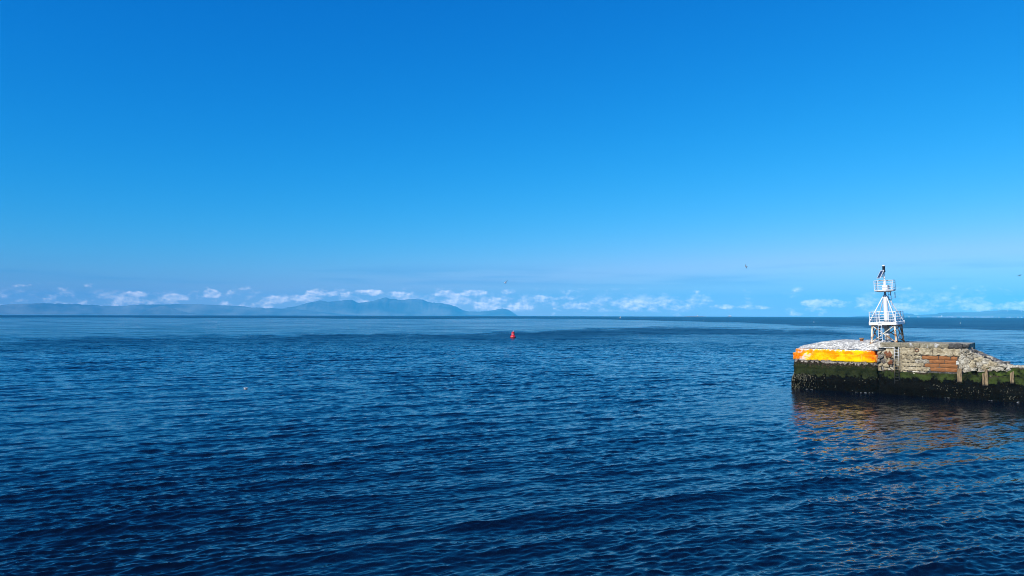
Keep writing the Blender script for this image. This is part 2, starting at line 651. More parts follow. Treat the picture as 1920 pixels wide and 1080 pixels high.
def vnoise(X, Y, seed, n=256):
    """periodic smooth value noise, cell 1"""
    rng = np.random.default_rng(seed)
    T = rng.normal(size=(n, n, 1)).astype(np.float32)
    u, v = X % n, Y % n
    i0, j0 = np.floor(u).astype(np.int32), np.floor(v).astype(np.int32)
    fu, fv = u - i0, v - j0
    fu = (fu * fu * (3 - 2 * fu))
    fv = (fv * fv * (3 - 2 * fv))
    i0 %= n
    j0 %= n
    i1, j1 = (i0 + 1) % n, (j0 + 1) % n
    t = T[..., 0]
    return (t[j0, i0] * (1 - fu) + t[j0, i1] * fu) * (1 - fv) + (t[j1, i0] * (1 - fu) + t[j1, i1] * fu) * fv


def calm_map(X, Y):
    """0 = ruffled water, 1 = smooth slick; lanes of calm water lying across the bay"""
    Yc = np.maximum(Y, 1.0)
    a = X / Yc
    w = 0.10 * vnoise(a * 9 + 3, np.log(Yc) * 3.0, 5) + 0.09 * vnoise(a * 30, np.log(Yc) * 12, 6) + .08 * vnoise(a * 90, np.log(Yc) * 40, 16) + .05 * vnoise(a * 220, np.log(Yc) * 90, 17)
    p = (HCAM * 1400.0 / Yc) * np.exp(w * .5)
    px = a * 1400.0
    # the wide slick of the middle distance
    far_edge = np.interp(px, [-960, 150, 440, 540, 740, 960], [7.0, 7.5, 13, 18.5, 23, 26])
    near_edge = np.interp(px, [-960, -660, -320, 0, 150, 300, 480, 600, 780, 960], [50, 43, 40, 36, 26, 24, 25, 29, 46, 57])
    c = sm(0.9, 1.12, p / far_edge) * (1 - sm(.88, 1.12, p / near_edge))
    # second, patchier lane on the right
    c2 = sm(34, 37, p) * (1 - sm(46, 58, p)) * sm(60, 320, px) * .62
    c = np.maximum(c, c2)
    streak = vnoise(a * 22 + 11, np.log(Yc) * 26, 8) + .5 * vnoise(a * 60 + 1, np.log(Yc) * 60, 18)
    c = c * np.clip(0.88 + .13 * streak, .25, 1.1)
    # faint lanes in the ruffled water
    lane = vnoise(X / 26.0 + Y / 90., Y / 55.0 - X / 160., 9)
    c = c + 0.16 * np.clip(lane, -.6, 1.5) * (1 - c)
    # lee of the pier: smoother water close under its wall
    ca, sa = math.cos(math.radians(-37.244)), math.sin(math.radians(-37.244))
    lx = (X - 31.795) * ca + (Y - 84.739) * sa
    ly = -(X - 31.795) * sa + (Y - 84.739) * ca
    lee = sm(-46, -3, ly + 3 * vnoise(X / 6., Y / 6., 31)) * (1 - sm(0, 3, ly)) * sm(-5, 2.5, lx + 1.2 * vnoise(X / 3., Y / 3., 32)) 
    return np.clip(c, 0, 1), np.clip(lee, 0, 1)


def build_sea():
    rows = [19.0]
    while rows[-1] < 24000:
        r = rows[-1]
        if r < 160:
            s = min(max(r * r / 14500.0, .075), .31)
        else:
            s = min(.31 * (r / 160.0) ** 1.3, .013 * r)
        rows.append(r + s)
    rows = np.array(rows)
    ang = np.linspace(-math.radians(46.5), math.radians(46.5), 770)
    A, Rr = np.meshgrid(ang, rows)
    X = Rr * np.sin(A)
    Y = Rr * np.cos(A)
    sp_ = np.gradient(rows)[:, None] * np.ones_like(X)
    th = math.radians(24)
    kd = (-math.sin(th), math.cos(th))
    kd2 = (-math.sin(th + .38), math.cos(th + .38))
    tA = wave_tile(157.0, 1024, 1.8, 6.0, kd, 36, .075, 1)
    tB = wave_tile(61.0, 1024, .45, 1.4, kd, 22, .115, 2)
    tB2 = wave_tile(47.0, 1024, .4, 1.2, kd2, 14, .085, 4)
    tC = wave_tile(31.0, 1024, .18, .5, kd, 8, .24, 3, .7)
    calm, lee = calm_map(X, Y)
    gust = 1 + .20 * np.clip(vnoise(X / 17. + 5, Y / 30., 21), -1.5, 1.5) + .16 * np.clip(vnoise(X / 5., Y / 9. + 3, 22), -1.5, 1.5)
    wA = 1 - sm(.7, 2.2, sp_)
    wB = 1 - sm(.32, .95, sp_)
    wC = 1 - sm(.10, .26, sp_)
    rough = (1 - .75 * calm)
    P = np.stack([X, Y, -(Rr ** 2) / (2 * R_EARTH)], -1).astype(np.float64)
    P += sample(tA, X, Y) * (wA * (1 - .5 * calm) * (1 - .95 * lee))[..., None]
    P += (sample(tB, X, Y) + sample(tB2, X, Y)) * (wB * rough * gust * (1 - .92 * lee))[..., None]
    P += sample(tC, X, Y) * (wC * rough * gust * (1 - .78 * lee))[..., None]
    # the rest of the sheet: coarse, round the back and inside
    nr, nc = X.shape
    idx = np.arange(nr * nc).reshape(nr, nc)
    F = np.stack([idx[:-1, :-1], idx[:-1, 1:], idx[1:, 1:], idx[1:, :-1]], -1).reshape(-1, 4)
    ang2 = np.linspace(math.radians(46.5), math.radians(313.5), 90)
    r2 = np.concatenate([[0.01, 6, 12], np.geomspace(19, rows[-1], 120)])
    A2, R2 = np.meshgrid(ang2, r2)
    P2 = np.stack([R2 * np.sin(A2), R2 * np.cos(A2), -(R2 ** 2) / (2 * R_EARTH)], -1)
    i2 = np.arange(P2.shape[0] * P2.shape[1]).reshape(P2.shape[:2]) + nr * nc
    F2 = np.stack([i2[:-1, :-1], i2[:-1, 1:], i2[1:, 1:], i2[1:, :-1]], -1).reshape(-1, 4)
    ang3 = np.linspace(-math.radians(46.5), math.radians(46.5), 40)
    A3, R3 = np.meshgrid(ang3, np.array([.01, 6, 12, 19.0]))
    P3 = np.stack([R3 * np.sin(A3), R3 * np.cos(A3), 0 * A3], -1)
    i3 = np.arange(P3.shape[0] * P3.shape[1]).reshape(P3.shape[:2]) + nr * nc + P2.shape[0] * P2.shape[1]
    F3 = np.stack([i3[:-1, :-1], i3[:-1, 1:], i3[1:, 1:], i3[1:, :-1]], -1).reshape(-1, 4)
    V = np.concatenate([P.reshape(-1, 3), P2.reshape(-1, 3), P3.reshape(-1, 3)])
    F = np.concatenate([F, F2, F3])
    me = bpy.data.meshes.new('sea')
    set_mesh(me, V, F)
    nrest = len(V) - nr * nc

    def attr(name, a, fill):
        at = me.attributes.new(name, 'FLOAT', 'POINT')
        at.data.foreach_set('value', np.concatenate([a.ravel(), np.full(nrest, fill)]).astype(np.float32))
    attr('calm', np.maximum(calm, .25 * lee), 0.0)
    attr('lee', lee, 0.0)
    attr('mid', np.sqrt(1 - wB ** 2), 1.0)
    attr('fine', np.sqrt(1 - wC ** 2), 1.0)
    o = bpy.data.objects.new('sea', me)
    COL.objects.link(o)
    tag(o, 'deep blue rippled sea reaching to the horizon', 'water', kind='structure')

    m, t, b = mat('sea_water')
    b.inputs['Base Color'].default_value = (.0012, .0034, .0105, 1)
    b.inputs['IOR'].default_value = 1.333
    pos = t.n('NewGeometry').outputs['Position']
    nor = t.n('NewGeometry').outputs['Normal']
    rot = t.n('VectorRotate', rotation_type='Z_AXIS')
    t.l(pos, rot.inputs['Vector'])
    rot.inputs['Angle'].default_value = -th
    rp = t.v('MULTIPLY', rot.outputs[0], (.30, 1, 1))

    def at(nm):
        nd = t.n('Attribute', attribute_name=nm)
        return nd.outputs['Fac']
    calm_a, mid_a, fine_a = at('calm'), at('mid'), at('fine')
    rough_a = t.m('SUBTRACT', 1.0, t.m('MULTIPLY', calm_a, .80))

    def slope(scale, detail, amp, w):
        c = t.noise(rp, scale, detail, .55, out=1)
        c = t.v('SUBTRACT', c, (.5, .5, .5))
        c = t.v('MULTIPLY', c, (.6, 1, 0))
        return t.v('SCALE', c, scale=t.m('MULTIPLY', w, amp))
    s1 = slope(8.0, 2.0, .30, 1.0)                        # capillary ripples, everywhere
    s2 = slope(3.2, 2.0, .55, fine_a)                     # short waves where the sheet is too coarse
    s3 = slope(1.1, 2.0, .55, mid_a)                      # wavelets far out
    s4 = t.v('ADD', slope(.20, 2.0, .62, mid_a), slope(.5, 2.0, .60, mid_a))   # groups of waves
    tot = t.v('SCALE', t.v('ADD', t.v('ADD', s1, s2), t.v('ADD', s3, s4)), scale=rough_a)
    back = t.n('VectorRotate', rotation_type='Z_AXIS')
    t.l(tot, back.inputs['Vector'])
    back.inputs['Angle'].default_value = th
    nn = t.v('NORMALIZE', t.v('ADD', nor, back.outputs[0]))
    t.l(nn, b.inputs['Normal'])
    t.put(b.inputs['Roughness'], t.m('ADD', .04, t.m('MULTIPLY', t.m('MULTIPLY', mid_a, t.m('SUBTRACT', 1.0, t.m('MULTIPLY', calm_a, .68))), .30)))
    t.put(b.inputs['Roughness'], t.m('ADD', b.inputs['Roughness'].links[0].from_socket, t.m('MULTIPLY', at('lee'), .13)))
    me.materials.append(m)
    return o


build_sea()


# ------------------------------------------------------------------ far land
def land_mat(name, lo, hi, sc):
    m, t, b = mat(name)
    p = t.n('NewGeometry').outputs['Position']
    n = t.noise(p, sc, 6, .6)
    t.put(b.inputs['Base Color'], t.mix(t.ramp(n, .35, .65), lo, hi))
    b.inputs['Roughness'].default_value = 1.0
    return m


M_HILL = land_mat('moorland', (.08, .078, .062), (.27, .255, .205), .0011)
M_HILL2 = land_mat('low_farmland', (.09, .085, .07), (.22, .20, .16), .0012)


def horizon_y(px):
    return 590.5 + (px - 960) * 5.0 / 1920.0


def hill_range(name, prof, D0, depth, ridge, material, seed, label, rough=1.6, cols=360):
    """ridge whose crest line follows (image x, image y) heights at distance D0+ridge*depth; a real massif with flanks"""
    xs = np.array([p[0] for p in prof], float)
    ys = np.array([p[1] for p in prof], float)
    px = np.linspace(xs[0], xs[-1], cols)
    py = np.interp(px, xs, ys)
    py = py + np.array([.75 * fbm((q / 7.0, seed, .5), 4) for q in px]) * (py < 585)
    a = np.arctan((px - 960) / 1400.0)
    elv = (horizon_y(px) - py) / 1400.0 * np.cos(a)
    nrow = 26
    V = np.zeros((nrow, cols, 3))
    for k in range(nrow):
        tt = k / (nrow - 1)
        for j in range(cols):
            D = D0 + depth * tt
            Dr = D0 + depth * ridge
            z_r = HCAM + elv[j] * Dr
            drop_r = Dr * Dr / (2 * R_EARTH)
            crest = z_r + drop_r                       # true height over the sea
            sh = math.sin(min(1, tt / ridge) * math.pi / 2) ** 1.15 if tt < ridge else math.cos((tt - ridge) / (1 - ridge) * math.pi / 2)
            wob = fbm((a[j] * D / 1400.0 + seed, D / 1400.0, seed * 3.1), 5)
            spur = fbm((a[j] * D / 700.0 + seed * 2, D / 2600.0, seed), 4)
            hgt = crest * sh * (1 + (0.30 * wob + .30 * spur) * rough * (1 - sh ** 6)) if crest > 0 else crest
            hgt = min(hgt, max(crest, 1) * (0.985 if tt != ridge else 1))
            V[k, j] = (D * math.sin(a[j]), D * math.cos(a[j]), hgt - D * D / (2 * R_EARTH))
        if k == round(ridge * (nrow - 1)):
            for j in range(cols):
                V[k, j, 2] += 0
    V[0, :, 2] -= 25
    o = grid_obj(name, V, material)
    return tag(o, label, 'hills', kind='structure')


ARRAN = [(520, 592), (535, 577.0), (552, 574.8), (566, 570.8), (585, 566.5), (601, 562.6), (607, 564.2), (615, 565.6), (636, 563.6), (650, 562.4), (657, 562.0), (664, 564.6),
         (673, 568.2), (684, 566.4), (696, 564.8), (714, 560.0), (723, 557.4), (730, 560.3), (743, 560.7), (753, 563.1), (766, 560.2), (780, 560.9),
         (792, 561.4), (803, 566), (816, 567.6), (829, 568.6), (845, 571.4), (855, 574.5), (868, 581.6), (880, 583.6), (897, 584.8), (910, 583.6),
         (923, 582), (935, 579.4), (943, 578.3), (954, 581), (963, 586.5), (972, 593)]
SOUTH = [(-240, 575), (-140, 571), (-60, 575), (0, 572.8), (16, 570.6), (78, 568.4), (125, 569.8), (177, 571.8), (193, 573.2), (229, 573.4), (255, 571.2), (292, 571), (330, 570.4),
         (365, 569.8), (406, 571.8), (440, 573.5), (458, 574.4), (474, 576.8), (500, 577.5), (540, 579), (580, 582), (640, 588), (700, 594)]
HOLY = [(255, 594), (272, 583), (288, 576.5), (300, 573.6), (308, 573.0), (316, 574.8), (330, 580), (352, 586), (380, 590), (420, 594)]
EAST = [(1580, 595), (1610, 592.6), (1640, 591.2), (1680, 589.6), (1690, 588.7), (1697, 587.8), (1710, 588.2), (1716, 591), (1730, 590), (1755, 589), (1761, 586.6), (1774, 585.8),
        (1828, 585.3), (1858, 582.8), (1879, 581.5), (1920, 582.2), (1990, 583), (2080, 580), (2180, 584), (2240, 590)]
hill_range('mountains', ARRAN, 21000, 2500, .52, M_HILL, 3.0, 'hazy blue mountain range with a pointed peak on the far shore')
hill_range('hills', SOUTH, 19800, 2500, .48, M_HILL, 9.0, 'long low hazy ridge on the far shore at the left')
hill_range('island_hill', HOLY, 18500, 1200, .52, M_HILL, 5.0, 'small hazy hump in front of the long left ridge', cols=120)
hill_range('coast_hills', EAST, 15800, 4200, .52, M_HILL2, 17.0, 'low hazy coastal hills behind the beacon at the right')


def at_px(px, py, D):
    """point at horizontal distance D in the direction of an image position"""
    a = math.atan((px - 960) / 1400.0)
    e = (horizon_y(px) - py) / 1400.0 * math.cos(a)
    return Vector((D * math.sin(a), D * math.cos(a), HCAM + e * D))


def sea_z(D):
    return -D * D / (2 * R_EARTH)


def on_sea(px, D):
    a = math.atan((px - 960) / 1400.0)
    return Vector((D * math.sin(a), D * math.cos(a), sea_z(D)))


# ------------------------------------------------------------------ haze
hz = MB().box(-24700, 24700, -24700, 24700, -48, 660)
mh = bpy.data.materials.new('haze')
mh.use_nodes = True
ht = NT(mh.node_tree)
mh.node_tree.nodes.remove(mh.node_tree.nodes['Principled BSDF'])
pv = ht.n('VolumePrincipled')
pv.inputs['Color'].default_value = (.06, .585, 1.0, 1)
pv.inputs['Density'].default_value = 6.6e-5
pv.inputs['Anisotropy'].default_value = -0.35
ht.l(pv.outputs[0], mh.node_tree.nodes['Material Output'].inputs['Volume'])
hzo = hz.build('haze', mh, kind='stuff')
tag(hzo, 'thin blue sea haze over the whole bay', 'haze')


# ------------------------------------------------------------------ pier
PA = Vector((31.795, 84.739, 0.0))
PANG = math.radians(-37.244)
pier = empty('stone_pier', PA, (0, 0, PANG), label='old stone and concrete pier head with an orange band and weed-covered foot', cat='pier')


def outline(pts, step=.12):
    """resample a plan polyline, with outward normals (right-hand side when walking +s is inside)"""
    P = [Vector((*p, 0)) for p in pts]
    out = []
    for a, b in zip(P[:-1], P[1:]):
        n = max(1, int((b - a).length / step))
        for i in range(n):
            out.append(a.lerp(b, i / n))
    out.append(P[-1])
    nor = []
    for i in range(len(out)):
        d = (out[min(i + 1, len(out) - 1)] - out[max(i - 1, 0)]).normalized()
        nor.append(Vector((d.y, -d.x, 0)))
    return out, nor


def wall(name, pts, zs, prof, material, rough=.05, seed=0.0, top=None, step=.12, freq=1.6, **kw):
    """vertical skin over a plan polyline; prof(z) gives how far it stands out; top=(toward, rows) folds it inwards"""
    P, Nn = outline(pts, step)
    rows = []
    for z in zs:
        r = []
        for p, n in zip(P, Nn):
            d = fbm((p.x * freq + seed, p.y * freq, z * freq), 5)
            d2 = fbm((p.x * freq * 4 + seed, p.y * freq * 4, z * freq * 4), 3)
            q = p + n * (prof(z, p.x) + rough * d + rough * .5 * d2)
            r.append((q.x, q.y, z + (rough * .4 * d2 if z > zs[0] else 0)))
        rows.append(r)
    if top:
        for k in range(1, top[1] + 1):
            r = []
            for p, n in zip(P, Nn):
                q = p - n * (top[0] * k / top[1] - prof(zs[-1], p.x))
                r.append((q.x, q.y, zs[-1] + rough * .8 * fbm((q.x * freq * 2, q.y * freq * 2, seed), 3) + (top[2] * k / top[1] if len(top) > 2 else 0)))
            rows.append(r)
    V = np.array(rows)[:, ::-1]
    return grid_obj(name, V, material, pier, smooth=False, **kw)


def arc(cx, cy, r, a0, a1, n=6):
    return [(cx + r * math.cos(math.radians(a0 + (a1 - a0) * i / n)), cy + r * math.sin(math.radians(a0 + (a1 - a0) * i / n))) for i in range(n + 1)]


# plan of the head: round the back, along the left end, the front, into the recess
HEAD = [(1.2, 8.5), (.35, 7.0), (.05, 4.0), (0.0, .9)] + arc(.55, .55, .55, 180, 270)[1:] + [(8.2, 0.0)] + arc(8.3, .4, .4, 270, 360)[1:] + [(8.72, 1.3)]


def prof_low(z, x):
    mussel = .20 * (1 - float(sm(.9, 1.75, np.array(z)))) + .05 * (1 - float(sm(1.6, 2.4, np.array(z))))
    return mussel + (.05 if 2.35 < z < 2.62 else 0)


wall('tidal_wall', HEAD, list(np.arange(-1.3, 3.31, .1)), prof_low, M_WEED, .075, 1.0)
wall('orange_band', HEAD, [3.22, 3.28, 3.4, 3.5, 3.6, 3.7, 3.8, 3.9, 3.98, 4.02], lambda z, x: .10 - (.05 if z < 3.25 or z > 4.0 else 0), M_YELLOW, .045, 4.0, top=(.3, 2), freq=1.2)
COPE = [(1.2, 8.4), (.5, 7.0), (.22, 4.0), (.16, .9), (.2, .45), (.5, .16), (1.2, .1), (1.75, .12), (2.1, .17), (3.4, .10), (5.6, .10), (7.4, .12), (8.1, .22), (8.45, .42), (8.5, 1.2)]
wall('orange_coping', COPE, [4.0, 4.06, 4.2, 4.32, 4.42, 4.48], lambda z, x: .0 - (.05 if z > 4.45 else 0), M_YELLOW, .04, 8.0, top=(.35, 2, .05), freq=1.4)


# whitened slope from the coping up to the deck
def mound_h(x, y):
    sx = float(sm(-1.2, 4.0, np.array(x)))
    sy = float(sm(-.3, 2.3, np.array(y)))
    return 4.46 + .92 * (0.12 + .88 * sx) * sy


rows = []
for j in range(64):
    y = .22 + 7.9 * j / 63
    r = []
    for i in range(130):
        x = .36 + (max(0, y - 6) * .3) + (9.35 - .36) * i / 129
        n = fbm((x * 1.7, y * 1.7, 2.2), 5) * .06 + fbm((x * 6, y * 6, 7.7), 3) * .028
        edge = -.25 if (i == 0 or j == 63) else 0
        r.append((x, y, mound_h(x, y) + n + edge))
    rows.append(r)
grid_obj('whitened_slope', np.array(rows), M_MOUND, pier, smooth=False)

# deck slab behind the kerb, with the core of the pier below it
MB().box(9.0, 16.9, .45, 7.9, 3.0, 5.34).build('deck_slab', M_KERB, pier)
MB().box(.7, 17.0, 1.0, 7.6, -1.3, 4.2).build('core', M_WEED2, pier)


def rough_block(mb, x0, x1, y0, y1, z0, z1, amp=.03, nx=6, nz=3, seed=0.0, bev=.05):
    """a hewn block: front face gridded and uneven, edges worn back"""
    vs, fs = [], []
    for k in range(nz + 1):
        for i in range(nx + 1):
            u, w = i / nx, k / nz
            x, z = x0 + (x1 - x0) * u, z0 + (z1 - z0) * w
            ed = (i in (0, nx)) + (k in (0, nz))
            d = amp * fbm((x * 2.1 + seed, z * 2.1, seed * 1.7), 4) + bev * ed
            jx = random.uniform(-1, 1) * amp * .5
            jz = random.uniform(-1, 1) * amp * .6
            vs.append((x + jx, y0 + d, z + jz))
    W = nx + 1
    for k in range(nz):
        for i in range(nx):
            a = k * W + i
            fs.append((a, a + 1, a + 1 + W, a + W))
    b0 = len(vs)
    ring = [i for i in range(W)] + [k * W + nx for k in range(1, nz + 1)] + [nz * W + i for i in range(nx - 1, -1, -1)] + [k * W for k in range(nz - 1, 0, -1)]
    for q in ring:
        vs.append((vs[q][0], y1, vs[q][2]))
    n = len(ring)
    for i in range(n):
        a, b = ring[i], ring[(i + 1) % n]
        fs.append((b, a, b0 + i, b0 + (i + 1) % n))
    fs.append(tuple(b0 + i for i in range(n - 1, -1, -1)))
    return mb.add(vs, fs)


def block(name, x0, x1, z0, z1, material, y0=0.0, y1=.6, gap=.02, amp=.03, seed=None, bev=.05, nx=6, nz=3, parent=None, **kw):
    mb = MB()
    rough_block(mb, x0 + gap, x1 - gap, y0, y1, z0 + gap, z1 - gap, amp, nx, nz, random.uniform(0, 90) if seed is None else seed, bev)
    return mb.build(name, material, parent or pier, **kw)


# kerb along the deck edge
kx = [9.15, 11.0, 12.75, 14.15, 15.35, 16.55]
for i, (a, b) in enumerate(zip(kx[:-1], kx[1:])):
    block('kerb_stone', a, b, 4.92, 5.42, M_KERBD if i >= 4 else M_KERB, .06 + .03 * random.random(), .75, .012, .03 + .03 * (i >= 3), bev=.03 + .02 * (i >= 3), nx=9, nz=4)
block('kerb_stone', 16.5, 17.15, 4.98, 5.36, M_KERBD, .2, .9, .03, .09, bev=.12)

# wall right of the ladder: pale courses, the lower ones giving way to red sandstone
MB().box(10.9, 16.6, .18, 1.2, -1.2, 4.95).build('wall_core', M_KERBD, pier)
for (a, b) in ((11.05, 12.25), (12.25, 13.95), (13.95, 15.75), (15.75, 16.35)):
    block('stone', a, b, 4.18, 4.93, M_CONC, .02 + .04 * random.random(), .6, .008 + .014 * random.random(), .10, bev=.03, nx=12, nz=6)
for (a, b, z0, z1) in ((11.05, 12.0, 3.72, 4.16), (12.0, 12.92, 3.74, 4.13), (11.05, 12.3, 3.36, 3.72), (12.3, 13.58, 3.36, 3.74),
                       (11.05, 12.1, 2.98, 3.36), (12.1, 13.15, 2.98, 3.35), (11.05, 12.35, 2.52, 2.94), (12.35, 13.65, 2.55, 2.97)):
    block('stone', a, b, z0, z1, M_CONC if random.random() < .85 else M_PALE, .03 + .06 * random.random(), .6, .012, .11, bev=.04, nx=10, nz=4)
for (z0, z1, xs) in ((3.75, 4.15, (12.94, 14.45, 15.5, 16.12)), (3.37, 3.75, (13.6, 14.95, 16.1)),
                     (2.98, 3.37, (13.17, 14.5, 16.12)), (2.56, 2.98, (13.68, 15.0, 16.1))):
    for a, b in zip(xs[:-1], xs[1:]):
        block('red_stone', a, b, z0, z1, M_RED, .07 + .06 * random.random(), .6, .022, .03, bev=.03, nx=6, nz=3)
block('stone', 12.05, 12.75, 2.16, 2.5, M_PALE, -.05, .5, .01, .07, bev=.1)
block('stone', 12.75, 13.35, 2.2, 2.5, M_PALE, -.03, .5, .01, .07, bev=.1)
block('stone', 11.2, 11.55, 2.24, 2.5, M_CONC, -.02, .5, .01, .07, bev=.08)
block('mortar_patch', 15.98, 16.22, 3.3, 3.72, M_MOUND, .05, .4, .005, .02, bev=.03, nx=2, nz=2)
# round iron fitting with a dark socket
mb = MB()
for i in range(14):
    t0, t1 = 2 * math.pi * i / 14, 2 * math.pi * (i + 1) / 14
    mb.tube((12.52 + .17 * math.cos(t0), -.03, 4.7 + .17 * math.sin(t0)), (12.52 + .17 * math.cos(t1), -.03, 4.7 + .17 * math.sin(t1)), .035, 6)
mb.build('mooring_ring', M_RUST, pier)

# recess with the ladder: broken concrete, rusted iron
MB().box(8.65, 11.1, .75, 1.6, -1.2, 4.9).build('recess_core', M_BROKEN, pier)


def voronoi(points, poly):
    cells = []
    for i, p in enumerate(points):
        c = list(poly)
        for j, q in enumerate(points):
            if i == j:
                continue
            mx, mz = (p[0] + q[0]) / 2, (p[1] + q[1]) / 2
            nx, nz = q[0] - p[0], q[1] - p[1]
            o = []
            for k in range(len(c)):
                a, b = c[k], c[(k + 1) % len(c)]
                da = (a[0] - mx) * nx + (a[1] - mz) * nz
                db = (b[0] - mx) * nx + (b[1] - mz) * nz
                if da <= 0:
                    o.append(a)
                if da * db < 0:
                    t = da / (da - db)
                    o.append((a[0] + (b[0] - a[0]) * t, a[1] + (b[1] - a[1]) * t))
            c = o
            if len(c) < 3:
                break
        if len(c) >= 3:
            cells.append(c)
    return cells


def poly_stone(c, y0, y1, gap, bulge, material, name='stone', jit=.02, parent=None):
    cx = sum(p[0] for p in c) / len(c)
    cz = sum(p[1] for p in c) / len(c)
    size = max(math.hypot(p[0] - cx, p[1] - cz) for p in c)
    if size < .08:
        return None
    # subdivide edges so the outline can wander
    o = []
    for k in range(len(c)):
        a, b = c[k], c[(k + 1) % len(c)]
        if math.hypot(a[0] - b[0], a[1] - b[1]) < .04:
            continue
        o.append(a)
        o.append(((a[0] + b[0]) / 2 + random.uniform(-jit, jit), (a[1] + b[1]) / 2 + random.uniform(-jit, jit)))
    n = len(o)
    if n < 6:
        return None
    f0 = max(.3, 1 - gap / size)
    vs = []
    for f, y in ((f0, y1), (f0, y0 + bulge * .9), (f0 * .93, y0 + bulge * .35), (f0 * .55, y0)):
        for p in o:
            w = random.uniform(-.5, .5) * jit
            vs.append((cx + (p[0] - cx) * f + w, y + w * 1.2, cz + (p[1] - cz) * f + w))
    vs.append((cx, y0 - bulge * .2 + random.uniform(-.02, .02), cz))
    fs = []
    for r in range(3):
        for i in range(n):
            j = (i + 1) % n
            fs.append((r * n + i, r * n + j, (r + 1) * n + j, (r + 1) * n + i))
    for i in range(n):
        fs.append((3 * n + i, 3 * n + (i + 1) % n, 4 * n))
    return MB().add(vs, fs).build(name, material, parent or pier)


random.seed(21)
pts = [(random.uniform(8.75, 10.5), random.uniform(2.35, 4.75)) for _ in range(24)]
for c in voronoi(pts, [(8.72, 2.3), (10.42, 2.3), (10.42, 4.82), (8.72, 4.82)]):
    cz = sum(p[1] for p in c) / len(c)
    cx = sum(p[0] for p in c) / len(c)
    poly_stone(c, random.uniform(.12, .42) - .1 * (cx > 9.6), .95, .035, .12, random.choice((M_BROKEN, M_CONC, M_PALE, M_BROKEN)), jit=.04)
block('ledge_slab', 8.85, 10.45, 4.80, 4.93, M_MOUND, .05, .9, .01, .02, bev=.02, nx=8, nz=2)
block('recess_pier', 9.75, 10.5, 3.95, 4.82, M_CONC, .1, .8, .01, .05, bev=.04)
block('recess_pier', 10.86, 11.08, 2.4, 4.9, M_CONC, .05, .8, .01, .03, bev=.04, nx=2, nz=7)
wall('recess_tidal_block', [(9.35, 1.0), (9.35, .1), (9.5, -.05), (10.9, -.05), (11.0, .3)], list(np.arange(-1.2, 2.61, .12)), lambda z, x: .12 * (1 - float(sm(.5, 1.4, np.array(z)))), M_WEED2, .07, 31., top=(.5, 3))


def lump(center, r, material, name, seed, sub=2, squash=(1, 1, 1), amp=.35, parent=None):
    bm = bmesh.new()
    bmesh.ops.create_icosphere(bm, subdivisions=sub, radius=1.0)
    vs = []
    for q in bm.verts:
        d = 1 + amp * fbm((q.co.x * 1.4 + seed, q.co.y * 1.4, q.co.z * 1.4 + seed), 4)
        vs.append((center[0] + q.co.x * d * r * squash[0], center[1] + q.co.y * d * r * squash[1], center[2] + q.co.z * d * r * squash[2]))
    fs = [[q.index for q in f.verts] for f in bm.faces]
    bm.free()
    return MB().add(vs, fs).build(name, material, parent or pier)


lump((9.95, .12, 4.12), .36, M_RUST, 'rusted_iron', 3.0, 2, (1, .3, .9), .9)
lump((9.62, .15, 4.3), .22, M_RUST, 'rusted_iron', 7.0, 2, (1, .3, .9), .9)
lump((9.98, .05, 3.28), .27, M_RUST, 'rusted_iron', 13.0, 2, (1, .3, .8), .9)

# wall foot right of the head: weed and mussels, stepping out
FOOT = [(8.6, .75), (9.2, .5), (10.9, .0), (11.4, -.12), (16.2, -.15), (20, -.1), (24, -.1), (34, -.05)]


def prof_foot(z, x):
    zz = np.array(z)
    return .38 * (1 - float(sm(.7, 1.5, zz))) + .16 * (1 - float(sm(1.5, 2.45, zz)))


wall('tidal_foot', FOOT, list(np.arange(-1.3, 2.46, .1)), prof_foot, M_WEED2, .10, 61., top=(.55, 3), step=.14)

# low remnant of the pier beyond the break
LOWW = [(16.3, .25), (19.0, .2), (22, .18), (34, .2)]
wall('low_wall', LOWW, list(np.arange(1.4, 3.31, .12)), lambda z, x: .10 * (1 - float(sm(2.0, 3.0, np.array(z)))), M_WEED3, .07, 77., top=(4.5, 12), step=.16)
lx = 19.4
random.seed(5)
while lx < 33:
    w = random.uniform(.5, 1.1)
    block('stone', lx, lx + w, 3.18 + random.uniform(-.05, .05), 3.42 + random.uniform(-.05, .08), M_PALE, .12 + random.uniform(0, .1), .7, .02, .07, bev=.07, nx=4, nz=2)
    lx += w


# broken end: rubble face and rubble slope
def slope_z(x):
    return float(np.interp(x, [16.2, 16.9, 17.6, 18.4, 19.2, 20.0, 21.0], [5.0, 4.85, 4.5, 4.15, 3.75, 3.5, 3.36]))


poly = [(16.15, 2.6), (20.6, 2.98), (20.3, 3.34), (19.2, slope_z(19.2)), (18.4, slope_z(18.4)), (17.6, slope_z(17.6)), (16.9, slope_z(16.9)), (16.25, 4.95)]
MB().prism([(16.2, 2.5), (20.6, 2.9), (20.3, 3.2), (19.2, 3.62), (18.4, 4.02), (17.6, 4.36), (16.9, 4.72), (16.3, 4.85)], .38, 7.0).build('rubble_core', M_BROKEN, pier)
random.seed(44)
pts = []
tries = 0
while len(pts) < 24 and tries < 4000:
    tries += 1
    x = random.uniform(16.2, 20.4)
    z = random.uniform(2.65, 5.0)
    if z < slope_z(x) - .05 and all(math.hypot((x - a) * .75, (z - b) * 1.25) > .34 + .16 * random.random() for a, b in pts):
        pts.append((x, z))
for c in voronoi(pts, poly):
    poly_stone(c, random.uniform(.0, .10), .6, .010, .10, M_PALE if random.random() < .85 else M_CONC, jit=.12)
